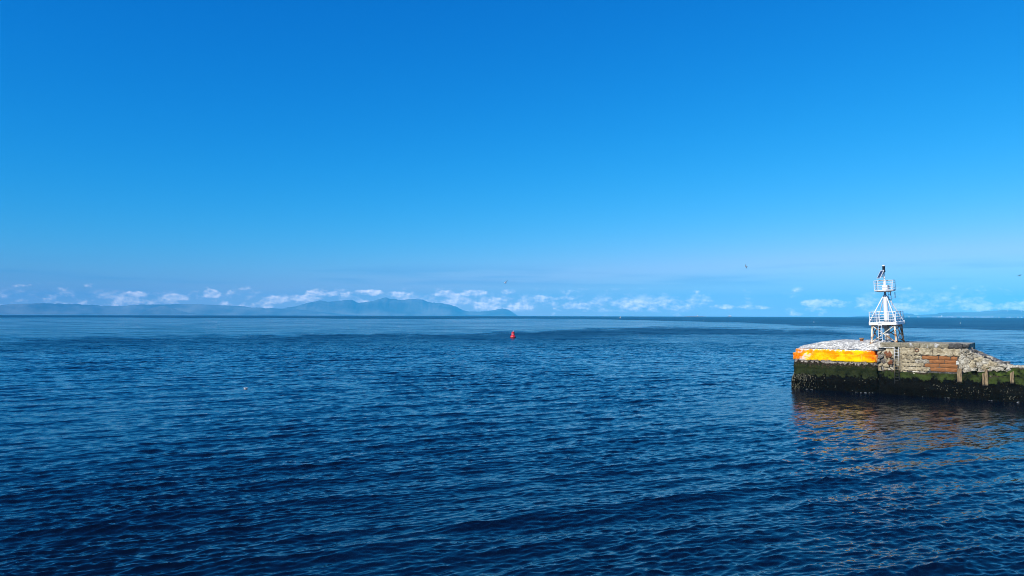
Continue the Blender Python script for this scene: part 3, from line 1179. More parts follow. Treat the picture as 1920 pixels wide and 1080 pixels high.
for k in range(50):
    x = random.uniform(16.7, 20.4)
    y = random.uniform(.35, 6.5) ** 1.0
    if k < 26:
        y = random.uniform(.2, 1.1)
    r = random.uniform(.12, .30) * (1 if x < 19 else .7)
    lump((x, y, slope_z(x) - .10 + random.uniform(-.04, .08)), r, random.choice((M_PALE, M_BROKEN, M_KERBD, M_BROKEN)), 'boulder', random.uniform(0, 99), 1, (random.uniform(.9, 1.7), 1, random.uniform(.45, .95)), .75)


# mussels, barnacles and weed hanging on the foot
def weed_stuff():
    mb = MB()
    random.seed(9)
    P, Nn = outline(HEAD[3:-2], .05)
    P2, N2 = outline(FOOT[1:6], .05)
    cand = [(p, n, 0) for p, n in zip(P, Nn)] + [(p, n, 1) for p, n in zip(P2, N2)]
    for _ in range(5200):
        p, n, k = random.choice(cand)
        z = random.uniform(-.1, 1.0) + random.uniform(0, .95) * random.random()
        base = p + n * ((prof_low(z, p.x) if k == 0 else prof_foot(z, p.x)) + .02)
        s = random.uniform(.03, .09)
        t = Vector((n.y, -n.x, 0)) * -1
        w = t * s * random.uniform(.5, 1.2)
        L = Vector((0, 0, -1)) * s * random.uniform(1.0, 3.2) + n * s * random.uniform(.1, .7) + t * s * random.uniform(-1, 1)
        c = Vector((base.x, base.y, z))
        a, b = c - w, c + w
        d = c + L
        m_ = c + L * .5 + n * s * .5
        mb.add([a, b, d, m_], [(0, 1, 3), (1, 2, 3), (2, 0, 3)])
    return mb


def frond_mat():
    m, t, b = mat('wet_weed')
    r = t.noise(t.obj(), 3.0, 3, .6)
    c = t.mix(t.ramp(r, .35, .68), (.0015, .0018, .0014), (.006, .0055, .0032))
    x, y, z = t.xyz(t.obj())[:]
    t.put(b.inputs['Base Color'], c)
    b.inputs['Roughness'].default_value = .75
    b.inputs['Specular IOR Level'].default_value = .04
    return m


weed_stuff().build('seaweed', frond_mat(), pier, kind='stuff')
mb = MB()
random.seed(19)
P, Nn = outline(HEAD[3:-2], .05)
P2, N2 = outline(FOOT[2:7], .05)
cand = [(p, n, 0) for p, n in zip(P, Nn)] + [(p, n, 1) for p, n in zip(P2, N2)]
for _ in range(2400):
    p, n, k_ = random.choice(cand)
    if k_ == 0 and random.random() > .04 + .9 * math.exp(-max(0, p.x) / 1.2):
        continue
    if k_ == 1 and (random.random() > .13 * float(sm(12.5, 15.5, np.array(p.x))) + .02 or fbm((p.x * .9, 3.3, 1.1), 3) < -.1):
        continue
    z = random.uniform(.05, 1.75) if k_ == 0 else random.uniform(.15, 1.25)
    s = random.uniform(.02, .075) * (1 if k_ == 0 else .65)
    c = p + n * ((prof_low(z, p.x) if k_ == 0 else prof_foot(z, p.x)) + .03) + Vector((0, 0, z))
    t = Vector((-n.y, n.x, 0))
    up = Vector((0, 0, 1))
    a = random.uniform(0, 6.28)
    a = random.gauss(1.3, .5)
    e1 = (t * math.cos(a) + up * math.sin(a)) * s * random.uniform(1, 3.0)
    e2 = (up * math.cos(a) - t * math.sin(a)) * s * .7
    mb.add([c - e1, c - e2, c + e1, c + e2, c + n * s * .8], [(0, 1, 4), (1, 2, 4), (2, 3, 4), (3, 0, 4)])
mb.build('barnacles', simple('barnacle_shell', (.17, .155, .095), .9, 0, .4, 5), pier, kind='stuff')


# scraps of foam where the water laps the wall
mb = MB()
random.seed(23)
for _ in range(150):
    p, n, k_ = random.choice(cand)
    if fbm((p.x * .7, 8.1, 2.0), 3) < .22:
        continue
    off = (prof_low(.05, p.x) if k_ == 0 else prof_foot(.05, p.x)) + .02 + abs(random.gauss(0, .12))
    c = p + n * off + Vector((0, 0, random.uniform(.015, .05)))
    t = Vector((-n.y, n.x, 0))
    L, w = random.uniform(.03, .14), random.uniform(.01, .025)
    ring = [c + t * (L * math.cos(a_)) * random.uniform(.6, 1) + n * (w * math.sin(a_)) * random.uniform(.6, 1) for a_ in [i_ * math.pi / 4 for i_ in range(8)]]
    mb.add(ring + [c + Vector((0, 0, .02))], [(i_, (i_ + 1) % 8, 8) for i_ in range(8)])
mb.build('foam', simple('foam', (.38, .40, .40), .9, 0, .1, 5, 0), pier, kind='stuff')


def pier_pt(x, y, z=0.0):
    return PA + Matrix.Rotation(PANG, 3, 'Z') @ Vector((x, y, z))


# ------------------------------------------------------------------ timber posts, ladder, bollard
POSTS = [(16.32, 1.72, 2.95, .42, 'thick weathered timber post stub under the pale rubble, nearest the red stones', 0),
         (18.5, 1.5, 2.98, .44, 'split double timber post stub in the middle of the green wall', 1),
         (20.66, 1.85, 2.82, .34, 'short crumbling timber stub at the right end of the low wall', 2)]
for (x, z0, z1, w, lab, kind) in POSTS:
    e = empty('timber_post', pier_pt(x, -.28, z0 - .1), (0, 0, PANG), label=lab, cat='post', group='timber stubs along the pier foot')

    def post_mesh(cx, w, h, seed, top_cut):
        rows, n = [], 10
        for k in range(9):
            t = k / 8
            r = []
            for i in range(n):
                a = 2 * math.pi * i / n
                q = 1 / max(abs(math.cos(a)), abs(math.sin(a)))
                q = min(q, 1.25)
                d = 1 + .16 * fbm((math.cos(a) * 1.5 + seed, math.sin(a) * 1.5, t * 1.2), 3)
                zz = h * t
                if k == 8:
                    zz += top_cut * math.sin(a + seed) + random.uniform(-.05, .05)
                r.append((cx + math.cos(a) * q * d * w / 2 * (1 - .12 * (1 - t)), math.sin(a) * q * d * w / 2 * .8, zz))
            rows.append(r)
        vs = [p for r in rows for p in r]
        fs = [(k * n + i, k * n + (i + 1) % n, (k + 1) * n + (i + 1) % n, (k + 1) * n + i) for k in range(8) for i in range(n)]
        fs.append(tuple(range(8 * n, 9 * n)))
        return MB().add(vs, fs)
    h = z1 - z0 + .1
    if kind == 1:
        post_mesh(.09, w * .62, h, x, .05).build('timber', M_TIMBER, e)
        post_mesh(-.17, w * .42, h * .72, x + 3, .12).build('broken_timber', M_TIMBER, e)
    else:
        post_mesh(0, w, h, x, .06 + .05 * (kind == 2)).build('timber', M_TIMBER, e)
        mb = MB().tube((w * .28, -.2, h * .45), (w * .28, .2, h * .45), .03, 6)
        mb.build('bolt', M_RUST, e)

lad = empty('pier_ladder', pier_pt(10.66, -.16, .7), (0, 0, PANG), label='narrow pale metal ladder down the pier wall beside the rust-stained recess', cat='ladder')
lad.rotation_euler = (math.radians(1.2), 0, PANG)
M_LAD = painted_steel('ladder_paint', .35, (.60, .60, .58), 1.1)


def lad_mat():
    m, t, b = mat('ladder_weathered')
    x, y, z = t.xyz(t.obj())[:]
    n = t.noise(t.obj(), 3.0, 4, .6)
    zz = t.m('ADD', z, t.m('MULTIPLY', t.m('SUBTRACT', n, .5), 1.2))
    c = t.mix(t.ramp(zz, 2.6, 3.5), (.30, .22, .11), (.66, .66, .64))
    c = t.mix(t.ramp(zz, 1.5, 2.1), (.014, .014, .012), c)
    t.put(b.inputs['Base Color'], c)
    b.inputs['Roughness'].default_value = .7
    return m


M_LAD = lad_mat()
for sx in (-.21, .21):
    MB().tube((sx, 0, 0), (sx, 0, 4.28), .035, 8).build('rail', M_LAD, lad)
k = 0
z = .2
while z < 4.25:
    MB().tube((-.21, 0, z), (.21, 0, z), .022, 6).build('rung', M_LAD, lad)
    z += .29
for z in (4.1, 2.5):
    for sx in (-.21, .21):
        MB().tube((sx, 0, z), (sx, .3, z), .025, 6).build('bracket', M_LAD, lad)

bp = pier_pt(6.6, 3.0)
bol = empty('bollard', (bp.x, bp.y, mound_h(6.6, 3.0) - .03), (0, 0, PANG + .2), label='squat rusty mooring bollard on the whitened pier head', cat='bollard')
MB().lathe([(.20, 0), (.21, .05), (.19, .08), (.18, .25), (.19, .27)], 12).build('post', M_RUST, bol, smooth=False)
MB().lathe([(.19, .27), (.245, .29), (.25, .36), (.22, .40), (.1, .41)], 12).build('cap', simple('bollard_cap', (.33, .20, .12), .9, 0, .4, 8), bol, smooth=False)

# ------------------------------------------------------------------ beacon tower
TANG = PANG - math.radians(6)
tp = pier_pt(9.28, 2.75)
tow = empty('beacon_tower', (tp.x, tp.y, 5.33), label='white steel beacon tower with two railed platforms on rusty braced legs', cat='beacon')
tow.rotation_euler = (Matrix.Rotation(math.radians(-2.2), 3, 'Y') @ Matrix.Rotation(TANG, 3, 'Z')).to_euler()
HB, HT, HP = 1.24, 1.13, 1.36           # half widths: leg feet, leg heads, platform
ZP0, ZP1 = 1.92, 2.24                   # platform beam
CORN = [(-1, -1), (1, -1), (1, 1), (-1, 1)]
for i, (cx, cyy) in enumerate(CORN):
    leg = MB()
    a0, b0 = Vector((cx * HB, cyy * HB, .0)), Vector((cx * HT, cyy * HT, ZP0 + .02))
    vs = []
    for c in (a0, b0):
        for (ux, uy) in ((-.085, -.085), (.085, -.085), (.085, .085), (-.085, .085)):
            vs.append((c.x + ux, c.y + uy, c.z))
    leg.add(vs, [(0, 1, 2, 3), (7, 6, 5, 4), (0, 4, 5, 1), (1, 5, 6, 2), (2, 6, 7, 3), (3, 7, 4, 0)])
    lo = leg.build('leg', M_WRUST if i < 2 else M_RUSTY, tow)
    MB().box(a0.x - .16, a0.x + .16, a0.y - .16, a0.y + .16, -.06, .04).build('foot_plate', M_RUSTY, lo)
for i in range(4):
    (ax, ay), (bx, by) = CORN[i], CORN[(i + 1) % 4]
    for k, (za, zb, ha, hb) in enumerate(((.08, ZP0 - .06, HB, HT), (ZP0 - .06, .08, HT, HB))):
        off = Vector((0, 0, 0))
        nx, ny = (ax + bx) / 2, (ay + by) / 2
        off = Vector((nx, ny, 0)) * (.05 + .07 * k)
        p = Vector((ax * ha, ay * ha, za)) + off
        q = Vector((bx * hb, by * hb, zb)) + off
        MB().tube(p, q, .05, 6).build('brace', M_RUSTY if (i in (1, 2) and k == 0) or i == 2 or i == 3 else M_WRUST, tow)
for i in range(4):                       # platform edge beams
    (ax, ay), (bx, by) = CORN[i], CORN[(i + 1) % 4]
    if ay == by:
        MB().box(-HP, HP, ay * HP - .07, ay * HP + .07, ZP0, ZP1, bev=.015).build('platform_beam', M_WHITE, tow)
        MB().box(-HT - .1, HT + .1, ay * HT - .06, ay * HT + .06, ZP0 - .16, ZP0 - .01).build('bearer', M_RUSTY, tow)
    else:
        MB().box(ax * HP - .07, ax * HP + .07, -HP + .075, HP - .075, ZP0 + .003, ZP1 - .003, bev=.015).build('platform_beam', M_WHITE, tow)
        MB().box(ax * HT - .06, ax * HT + .06, -HT + .065, HT - .065, ZP0 - .155, ZP0 - .015).build('bearer', M_RUSTY, tow)
MB().box(-HP + .075, HP - .075, -HP + .075, HP - .075, ZP1 - .10, ZP1 - .05).build('platform_plate', M_GRATE, tow)
MB().tube((HP + .03, HP - .2, ZP0 + .05), (HP + .03, HP - .2, ZP1 + .12), .10, 10).build('end_boss', M_WHITE, tow, smooth=True)
# pedestal under the platform
ped = MB().lathe([(.36, 0), (.36, .08), (.27, .10), (.27, 1.0), (.31, 1.02), (.31, 1.10), (.27, 1.12), (.27, ZP0)], 14).build('pedestal', M_PED, tow)
MB().lathe([(.285, .78), (.30, .80), (.30, .95), (.285, .97)], 14).build('collar', M_WHITE, ped)
# lower railing
RZ = ZP1
for i in range(4):
    (ax, ay), (bx, by) = CORN[i], CORN[(i + 1) % 4]
    A_, B_ = Vector((ax, ay, 0)) * (HP - .04), Vector((bx, by, 0)) * (HP - .04)
    for t in (.0, .26, .38, .74) if i == 0 else (.0, .33, .67):
        p = A_.lerp(B_, t)
        MB().tube((p.x, p.y, RZ - .1), (p.x, p.y, RZ + 1.10), .036, 8).build('railing_post', M_WHITE, tow)
    for zz, rr in ((1.10, .032), (.80, .022), (.52, .022), (.24, .022)):
        MB().tube(A_ + Vector((0, 0, RZ + zz)), B_ + Vector((0, 0, RZ + zz)), rr, 6).build('handrail', M_WHITE, tow)
# mast
ZM = 5.15
mast = MB().lathe([(.26, ZP1 - .06), (.25, ZP1 + .3), (.215, ZM - .2), (.20, ZM)], 16).build('mast', M_WHITE, tow, smooth=True)
MB().lathe([(.12, ZM), (.12, ZM + .06), (.16, ZM + .07), (.16, ZM + .13), (.11, ZM + .15), (.11, ZM + .32), (.17, ZM + .34), (.17, ZM + .40)], 14).build('mast_collar', M_GALV, mast)
for (cx, cyy) in CORN:
    MB().tube((cx * (HP - .0), cyy * (HP - .0), ZP1 - .02), (cx * .16, cyy * .16, ZM - .12), .05, 8).build('strut', M_WHITE, tow)
# front ladder
fl = MB().tube((-.43, -HP - .10, .02), (-.43, -HP - .10, ZP1 + .05), .03, 6).build('front_ladder', M_WHITE, tow)
MB().tube((-.07, -HP - .10, .02), (-.07, -HP - .10, ZP1 + .05), .03, 6).build('rail', M_WHITE, fl)
for k in range(8):
    MB().tube((-.43, -HP - .10, .18 + .28 * k), (-.07, -HP - .10, .18 + .28 * k), .02, 6).build('rung', M_WHITE, fl)
# ladder behind the mast
bl = MB().tube((.27, .42, ZP1), (.22, .30, ZM + .45), .022, 6).build('mast_ladder', M_WHITE, tow)
MB().tube((.55, .42, ZP1), (.50, .30, ZM + .45), .022, 6).build('rail', M_WHITE, bl)
for k in range(12):
    t = (k + .5) / 12
    y = .42 - .12 * t
    x = .27 - .05 * t
    zz = ZP1 + (ZM + .45 - ZP1) * t
    MB().tube((x, y, zz), (x + .28, y, zz), .017, 6).build('rung', M_GALV, bl)
MB().tube((.50, .2, ZM - .1), (.50, .2, ZM + .45), .05, 8).build('cable_duct', M_WHITE, tow)
sb = MB().box(.46, .98, .02, .30, ZM - .38, ZM - .34).build('side_step', M_GALV, tow)
MB().tube((.95, .05, ZM - .36), (.95, .05, ZM + .26), .016, 6).build('hand_post', M_GALV, sb)
MB().tube((.95, .27, ZM - .36), (.95, .27, ZM + .26), .016, 6).build('hand_post', M_GALV, sb)
# upper platform: eight-sided tray
ZU = ZM + .42
UR = 1.06
oc = [(UR * math.cos(math.radians(22.5 + 45 * i)), UR * math.sin(math.radians(22.5 + 45 * i))) for i in range(8)]
mb = MB()
vs = [(x * .55, y * .55, ZU - .09) for x, y in oc] + [(x, y, ZU + .03) for x, y in oc] + [(x, y, ZU + .16) for x, y in oc] + [(x * .96, y * .96, ZU + .16) for x, y in oc] + [(x * .96, y * .96, ZU + .08) for x, y in oc]
fs = [tuple(range(7, -1, -1))] + [(r * 8 + i, r * 8 + (i + 1) % 8, (r + 1) * 8 + (i + 1) % 8, (r + 1) * 8 + i) for r in range(4) for i in range(8)] + [tuple(range(32, 40))]
mb.add(vs, fs).build('upper_platform', M_WHITE, tow)
for i in range(8):
    x, y = oc[i][0] * .97, oc[i][1] * .97
    MB().tube((x, y, ZU + .1), (x, y, ZU + 1.16), .032, 8).build('upper_post', M_WHITE, tow)
    x2, y2 = oc[(i + 1) % 8][0] * .97, oc[(i + 1) % 8][1] * .97
    for zz, rr in ((1.16, .030), (.88, .020), (.62, .020), (.36, .020)):
        MB().tube((x, y, ZU + zz), (x2, y2, ZU + zz), rr, 6).build('upper_rail', M_WRUST if zz > 1 and i % 2 else M_WHITE, tow)
# lamp gear
eb = MB().box(-.16, .46, -.38, .12, ZU + .17, ZU + .62, bev=.02).build('battery_box', M_WHITE, tow)
MB().box(.463, .48, -.30, .04, ZU + .22, ZU + .58).build('vent', M_GRATE, eb)
MB().box(-.10, .40, -.40, -.385, ZU + .24, ZU + .56).build('door', M_WHITE, eb)
pole = MB().lathe([(.13, ZU + .1), (.13, ZU + 1.0), (.10, ZU + 1.02), (.10, ZU + 1.1), (.06, ZU + 1.12), (.06, ZU + 1.4), (.11, ZU + 1.42), (.11, ZU + 1.5), (.06, ZU + 1.52), (.06, ZU + 1.95), (.09, ZU + 1.97), (.09, ZU + 2.1)], 12, (-.02, .08, 0)).build('lamp_pole', M_WHITE, tow)
MB().tube((-.02, .08, ZU + 1.12), (.16, .02, ZU + .62), .018, 6).build('cable', M_DARK, pole)
lan = MB().lathe([(.12, ZU + 2.10), (.165, ZU + 2.12), (.165, ZU + 2.22), (.145, ZU + 2.24), (.145, ZU + 2.70), (.16, ZU + 2.72)], 16, (-.02, .08, 0)).build('lantern', M_DARK, tow, smooth=False)
MB().lathe([(.165, ZU + 2.72), (.17, ZU + 2.81), (.10, ZU + 2.86), (.03, ZU + 2.87)], 16, (-.02, .08, 0)).build('lantern_cap', M_WHITE, lan, smooth=True)
# solar panel, turned to the left
pm = MB().box(-.36, .36, -.44, .44, -.012, .012).build('solar_panel', M_SOLAR, tow)
fr = MB()
for (x0, x1, y0, y1) in ((-.42, -.36, -.49, .49), (.36, .42, -.49, .49), (-.36, .36, -.49, -.44), (-.36, .36, .44, .49)):
    fr.box(x0, x1, y0, y1, -.03, .022)
fr.build('frame', M_WHITE, pm)
MB().box(-.30, .30, -.40, .40, -.04, -.02).build('back_sheet', M_WHITE, pm)
MB().box(-.14, .14, -.2, .2, -.22, -.045, bev=.02).build('junction_box', M_WHITE, pm)
n_ = Vector((-.68, -.56, .47)).normalized()           # face, in the tower's frame
xa = Vector((0, 0, 1)).cross(n_).normalized()
ya = n_.cross(xa)
pm.matrix_local = Matrix((( xa.x, ya.x, n_.x, -.34), (xa.y, ya.y, n_.y, -.1), (xa.z, ya.z, n_.z, ZU + 1.86), (0, 0, 0, 1)))
MB().tube((-.22, 0, ZU + 1.66), (-.02, .08, ZU + 1.48), .035, 8).build('panel_arm', M_WHITE, tow)


# ------------------------------------------------------------------ buoys, craft and birds
def sea_dist(px, py):
    """distance at which the water lies at this height below the horizon"""
    a = math.atan((px - 960) / 1400.0)
    e = (py - horizon_y(px)) / 1400.0 * math.cos(a)
    disc = e * e - 2 * HCAM / R_EARTH
    return R_EARTH * (e - math.sqrt(disc)) if disc > 0 else math.sqrt(2 * HCAM * R_EARTH)


M_BRED = simple('buoy_red', (.62, .012, .022), .4, 0, .12, 2.0, .05)
M_BDARK = simple('buoy_waterline', (.055, .018, .012), .8, 0, .4, 3)
M_BWHITE = simple('buoy_white', (.75, .75, .72), .5, 0, .1, 2, 0)
M_BYEL = simple('buoy_orange_yellow', (.80, .36, .05), .5, 0, .1, 2, 0)

D = sea_dist(962, 633.5)
e = empty('channel_buoy', on_sea(962, D), (math.radians(1.5), math.radians(2), .4), label='red bell-shaped channel buoy with a pale band floating on the open water', cat='buoy')
MB().lathe([(.55, -.5), (.95, -.25), (1.04, .0), (1.04, .16)], 20).build('float', M_BDARK, e, smooth=True)
b_ = MB().lathe([(1.05, .16), (1.05, .30), (.92, .62), (.68, .92), (.62, 1.0)], 20).build('body', M_BRED, e, smooth=True)
MB().lathe([(.62, 1.0), (.61, 1.28)], 20).build('lower_collar', M_BRED, e)
MB().lathe([(.625, 1.28), (.605, 1.46)], 20).build('pale_band', simple('buoy_band', (.78, .35, .36), .5, 0, .1, 3, 0), e)
MB().lathe([(.60, 1.46), (.54, 2.0), (.58, 2.02), (.58, 2.12), (.30, 2.18)], 20).build('top_mark', M_BRED, e)
MB().lathe([(.10, 2.18), (.10, 2.34), (.13, 2.36), (.13, 2.54), (.05, 2.6)], 12).build('lamp', M_BWHITE, e)
for k in range(4):
    a = k * math.pi / 2 + .4
    MB().tube((.5 * math.cos(a), .5 * math.sin(a), 2.08), (.12 * math.cos(a), .12 * math.sin(a), 2.42), .02, 5).build('lamp_guard', M_BRED, e)
MB().tube((1.0, 0, .3), (1.18, 0, .36), .04, 6).build('lifting_eye', M_BDARK, e)

D = sea_dist(1163, 596.6)
e = empty('navigation_buoy', on_sea(1163, D), (0, 0, 0), label='far yellow and white navigation buoy just under the horizon', cat='buoy')
MB().lathe([(1.2, -.6), (2.1, -.2), (2.1, .7), (1.6, 1.0)], 14).build('float', M_BYEL, e, smooth=True)
MB().lathe([(1.6, 1.0), (1.2, 2.4), (.9, 3.9), (.5, 4.1)], 14).build('tower', M_BWHITE, e, smooth=True)
MB().lathe([(.35, 4.1), (.35, 5.2), (.1, 5.4)], 10).build('lamp', M_BYEL, e, smooth=True)

for (px, py, r, lab) in ((1319.3, 601.2, .60, 'small white float on the dark water below the ferry'),
                         (1525.7, 604.4, .50, 'small pale float on the dark band left of the beacon'),
                         (1800.0, 606.4, .50, 'small white float on the dark water right of the beacon')):
    D = sea_dist(px, py)
    e = empty('mooring_buoy', on_sea(px, D), label=lab, cat='buoy', group='small floats on the far water')
    MB().lathe([(r * .5, -.3), (r * .95, -.05), (r, .25), (r * .9, .6), (r * .5, .85), (r * .15, .95)], 12).build('float', M_BWHITE, e, smooth=True)
    MB().lathe([(r * .12, .95), (r * .12, 1.2), (r * .05, 1.22)], 8).build('eye', M_BDARK, e)

M_GW = simple('gull_white', (.80, .79, .76), .7, 0, .05, 6, 0)
M_GG = simple('gull_grey', (.30, .32, .34), .7, 0, .15, 6, 0)
M_GB = simple('gull_black', (.03, .03, .035), .7, 0, .2, 6, 0)
M_GY = simple('gull_bill', (.7, .42, .06), .5, 0, .1, 6, 0)


def gull_body(s):
    """body along +x, one skin from tail root to head"""
    st = [(-.24, .02, .01), (-.16, .05, .012), (-.06, .075, .0), (.06, .08, -.005), (.14, .06, .01), (.19, .045, .035), (.235, .042, .045), (.27, .022, .04)]
    vs, n = [], 10
    for (x, r, z) in st:
        for i in range(n):
            a = 2 * math.pi * i / n
            vs.append((x * s, r * s * math.cos(a), (z + r * .95 * math.sin(a)) * s))
    fs = [(k * n + i, k * n + (i + 1) % n, (k + 1) * n + (i + 1) % n, (k + 1) * n + i) for k in range(len(st) - 1) for i in range(n)]
    fs += [tuple(range(n)), tuple(range((len(st) - 1) * n, len(st) * n))]
    return MB().add(vs, fs)


def gull_wing(s, side, lift1, lift2, x0, x1, y0, y1):
    """part of a wing between the spans y0..y1 (0 shoulder, 1 tip)"""
    vs = []
    steps = 5
    for k in range(steps + 1):
        t = y0 + (y1 - y0) * k / steps
        sp = .62 * t
        el = .28
        z = lift1 * min(sp, el) + (lift2 * (sp - el) if sp > el else 0)
        ch = .17 * (1 - .25 * t) * (1 if t < .75 else max(.12, (1 - t) / .25))
        xc = .06 - .04 * t + (-.20 * max(0, t - .45))
        th = .012 * (1 - t) + .004
        for (u, w) in ((.5, 0), (.1, th), (-.5, 0), (.1, -th)):
            vs.append(((xc + u * ch) * s, side * (.05 + sp) * s, (.03 + z + w) * s))
    fs = [(k * 4 + i, k * 4 + (i + 1) % 4, (k + 1) * 4 + (i + 1) % 4, (k + 1) * 4 + i) for k in range(steps) for i in range(4)]
    fs += [(0, 1, 2, 3), tuple(steps * 4 + i for i in (3, 2, 1, 0))]
    return MB().add(vs, fs)


def flying_gull(loc, heading, bank, s, lifts, label, mats):
    e = empty('gull', loc, label=label, cat='gull', group='gulls in flight')
    e.rotation_euler = (Matrix.Rotation(heading, 3, 'Z') @ Matrix.Rotation(bank, 3, 'X')).to_euler()
    b = gull_body(s).build('body', mats[0], e, smooth=True)
    MB().tube((.265 * s, 0, .04 * s), (.32 * s, 0, .03 * s), .010 * s, 6, .003 * s).build('bill', M_GY, b)
    MB().add([(-.22 * s, -.02 * s, .01 * s), (-.22 * s, .02 * s, .01 * s), (-.35 * s, .07 * s, .012 * s), (-.35 * s, -.07 * s, .012 * s),
              (-.22 * s, -.02 * s, .0), (-.22 * s, .02 * s, .0), (-.35 * s, .07 * s, .006 * s), (-.35 * s, -.07 * s, .006 * s)],
             [(0, 1, 2, 3), (7, 6, 5, 4), (0, 4, 5, 1), (1, 5, 6, 2), (2, 6, 7, 3), (3, 7, 4, 0)]).build('tail', mats[0], e)
    for side in (-1, 1):
        w = gull_wing(s, side, lifts[0], lifts[1], 0, 0, 0, .78).build('wing', mats[1], e, smooth=True)
        gull_wing(s, side, lifts[0], lifts[1], 0, 0, .78, 1.0).build('wing_tip', M_GB, w, smooth=True)
    return e


flying_gull(at_px(948, 530.5, 150), math.radians(215), .25, 1.1, (.8, .1), 'white gull with raised wings flying above the right end of the mountains', (M_GW, M_GW))
flying_gull(at_px(1399.5, 499.5, 175), math.radians(150), .75, 1.0, (.35, -.25), 'gull gliding with tilted wings high to the left of the beacon', (M_GG, M_GG))
flying_gull(at_px(1913, 516.5, 190), math.radians(20), -.3, 1.0, (.3, -.2), 'dark gull flying at the right edge above the coast', (M_GB, M_GG))

for (px, py, lab, hd) in ((463.5, 728.5, 'white gull sitting on the dark water at the left', 2.9), (1102, 620.5, 'tiny pale gull sitting on the water right of the red buoy', .4),
                          (1517.7, 614.8, 'tiny pale gull sitting on the light water left of the beacon', 2.0)):
    D = sea_dist(px, py)
    p = on_sea(px, D)
    e = empty('gull', (p.x, p.y, p.z + .05), (0, 0, hd), label=lab, cat='gull', group='gulls sitting on the water')
    b = gull_body(.95).build('body', M_GW, e, smooth=True)
    MB().tube((.30, 0, .045), (.37, 0, .035), .012, 6, .004).build('bill', M_GY, b)
    for side in (-1, 1):
        MB().lathe([(.01, -.26), (.03, -.18), (.05, 0), (.04, .1), (.005, .15)], 8).build('folded_wing', M_GG, e, smooth=True).matrix_local = \
            Matrix.Translation((-.04, side * .07, .05)) @ Matrix.Rotation(math.pi / 2, 4, 'Y')

# ferry on the horizon
M_SHIP = simple('ship_white', (.85, .85, .85), .5, 0, .05, .1, 0)
M_HULL = simple('ship_hull', (.05, .06, .09), .5, 0, .05, .1, 0)
p = on_sea(1368, 8600)
e = empty('ferry', p, (0, 0, math.radians(-8)), label='tiny white ferry on the horizon left of the beacon', cat='ferry')
MB().prism([(-20, 0), (19, 0), (24, 4), (-21, 4)], -5, 5).build('hull', M_HULL, e)
MB().prism([(-19, 4), (21, 4), (16, 9), (-18, 9)], -4.8, 4.8).build('superstructure', M_SHIP, e)
MB().prism([(-8, 9), (13, 9), (10, 13), (-7, 13)], -4, 4).build('bridge', M_SHIP, e)
MB().prism([(-6, 13), (-1, 13), (-2, 16.5), (-6, 16.5)], -1.4, 1.4).build('funnel', simple('funnel_red', (.5, .05, .04), .6, 0, .1, 1, 0), e)
MB().tube((8, 0, 13), (8, 0, 18), .25, 6).build('radar_mast', M_SHIP, e)

# sailing boat
p = on_sea(1074, 7200)
e = empty('sailing_boat', p, (0, 0, math.radians(50)), label='tiny white sailing boat on the horizon right of the mountains', cat='sailing boat')
MB().prism([(-4.5, .0), (4, 0), (5.5, 1.3), (-5, 1.3)], -1.5, 1.5).build('hull', M_SHIP, e)
MB().tube((.5, 0, 1.3), (.5, 0, 14.5), .12, 6).build('mast', M_GALV, e)
MB().add([(.35, 0, 2.4), (-4.6, .5, 2.4), (.35, 0, 14.2), (.35, .06, 2.4), (-4.6, .56, 2.4), (.35, .06, 14.2)], [(0, 1, 2), (5, 4, 3), (0, 3, 4, 1), (1, 4, 5, 2), (2, 5, 3, 0)]).build('mainsail', M_SHIP, e)
MB().add([(5.2, 0, 1.5), (.8, -.6, 2.0), (.7, 0, 12.5), (5.2, .06, 1.5), (.8, -.54, 2.0), (.7, .06, 12.5)], [(0, 1, 2), (5, 4, 3), (0, 3, 4, 1), (1, 4, 5, 2), (2, 5, 3, 0)]).build('jib', M_SHIP, e)

# low islet with a lighthouse
a0 = math.atan((1303 - 960) / 1400.0)
DI = 6600
c0 = on_sea(1303, DI)
rows = []
for j in range(14):
    r = []
    for i in range(60):
        u, w = i / 59 * 2 - 1, j / 13 * 2 - 1
        f = max(0.0, 1 - u * u) * max(0.0, 1 - w * w)
        h = 5.2 * f ** .6 * (1 + .35 * fbm((u * 5, w * 3, 1.3), 4)) - .8
        r.append((c0.x + math.cos(a0) * u * 105 + math.sin(a0) * w * 50, c0.y - math.sin(a0) * u * 105 + math.cos(a0) * w * 50, c0.z + h))
    rows.append(r)
tag(grid_obj('islet', np.array(rows), simple('islet_rock', (.20, .15, .12), .95, 0, .3, .05, 0)), 'low rocky islet on the horizon', 'island', kind='structure')
c1 = on_sea(1308, DI)
e = empty('lighthouse', (c1.x, c1.y, c1.z + 3.2), label='tiny white lighthouse on the low islet at the horizon', cat='lighthouse')
MB().lathe([(3.0, 0), (2.3, 10.0), (2.6, 10.2), (2.6, 10.8)], 12).build('tower', M_SHIP, e)
MB().lathe([(1.5, 10.8), (1.5, 12.6), (1.7, 12.7), (.3, 14.0)], 12).build('lantern_room', M_GALV, e)
MB().box(-6, -3.2, -2.5, 2.5, 0, 3.2).build('keeper_hut', M_SHIP, e)

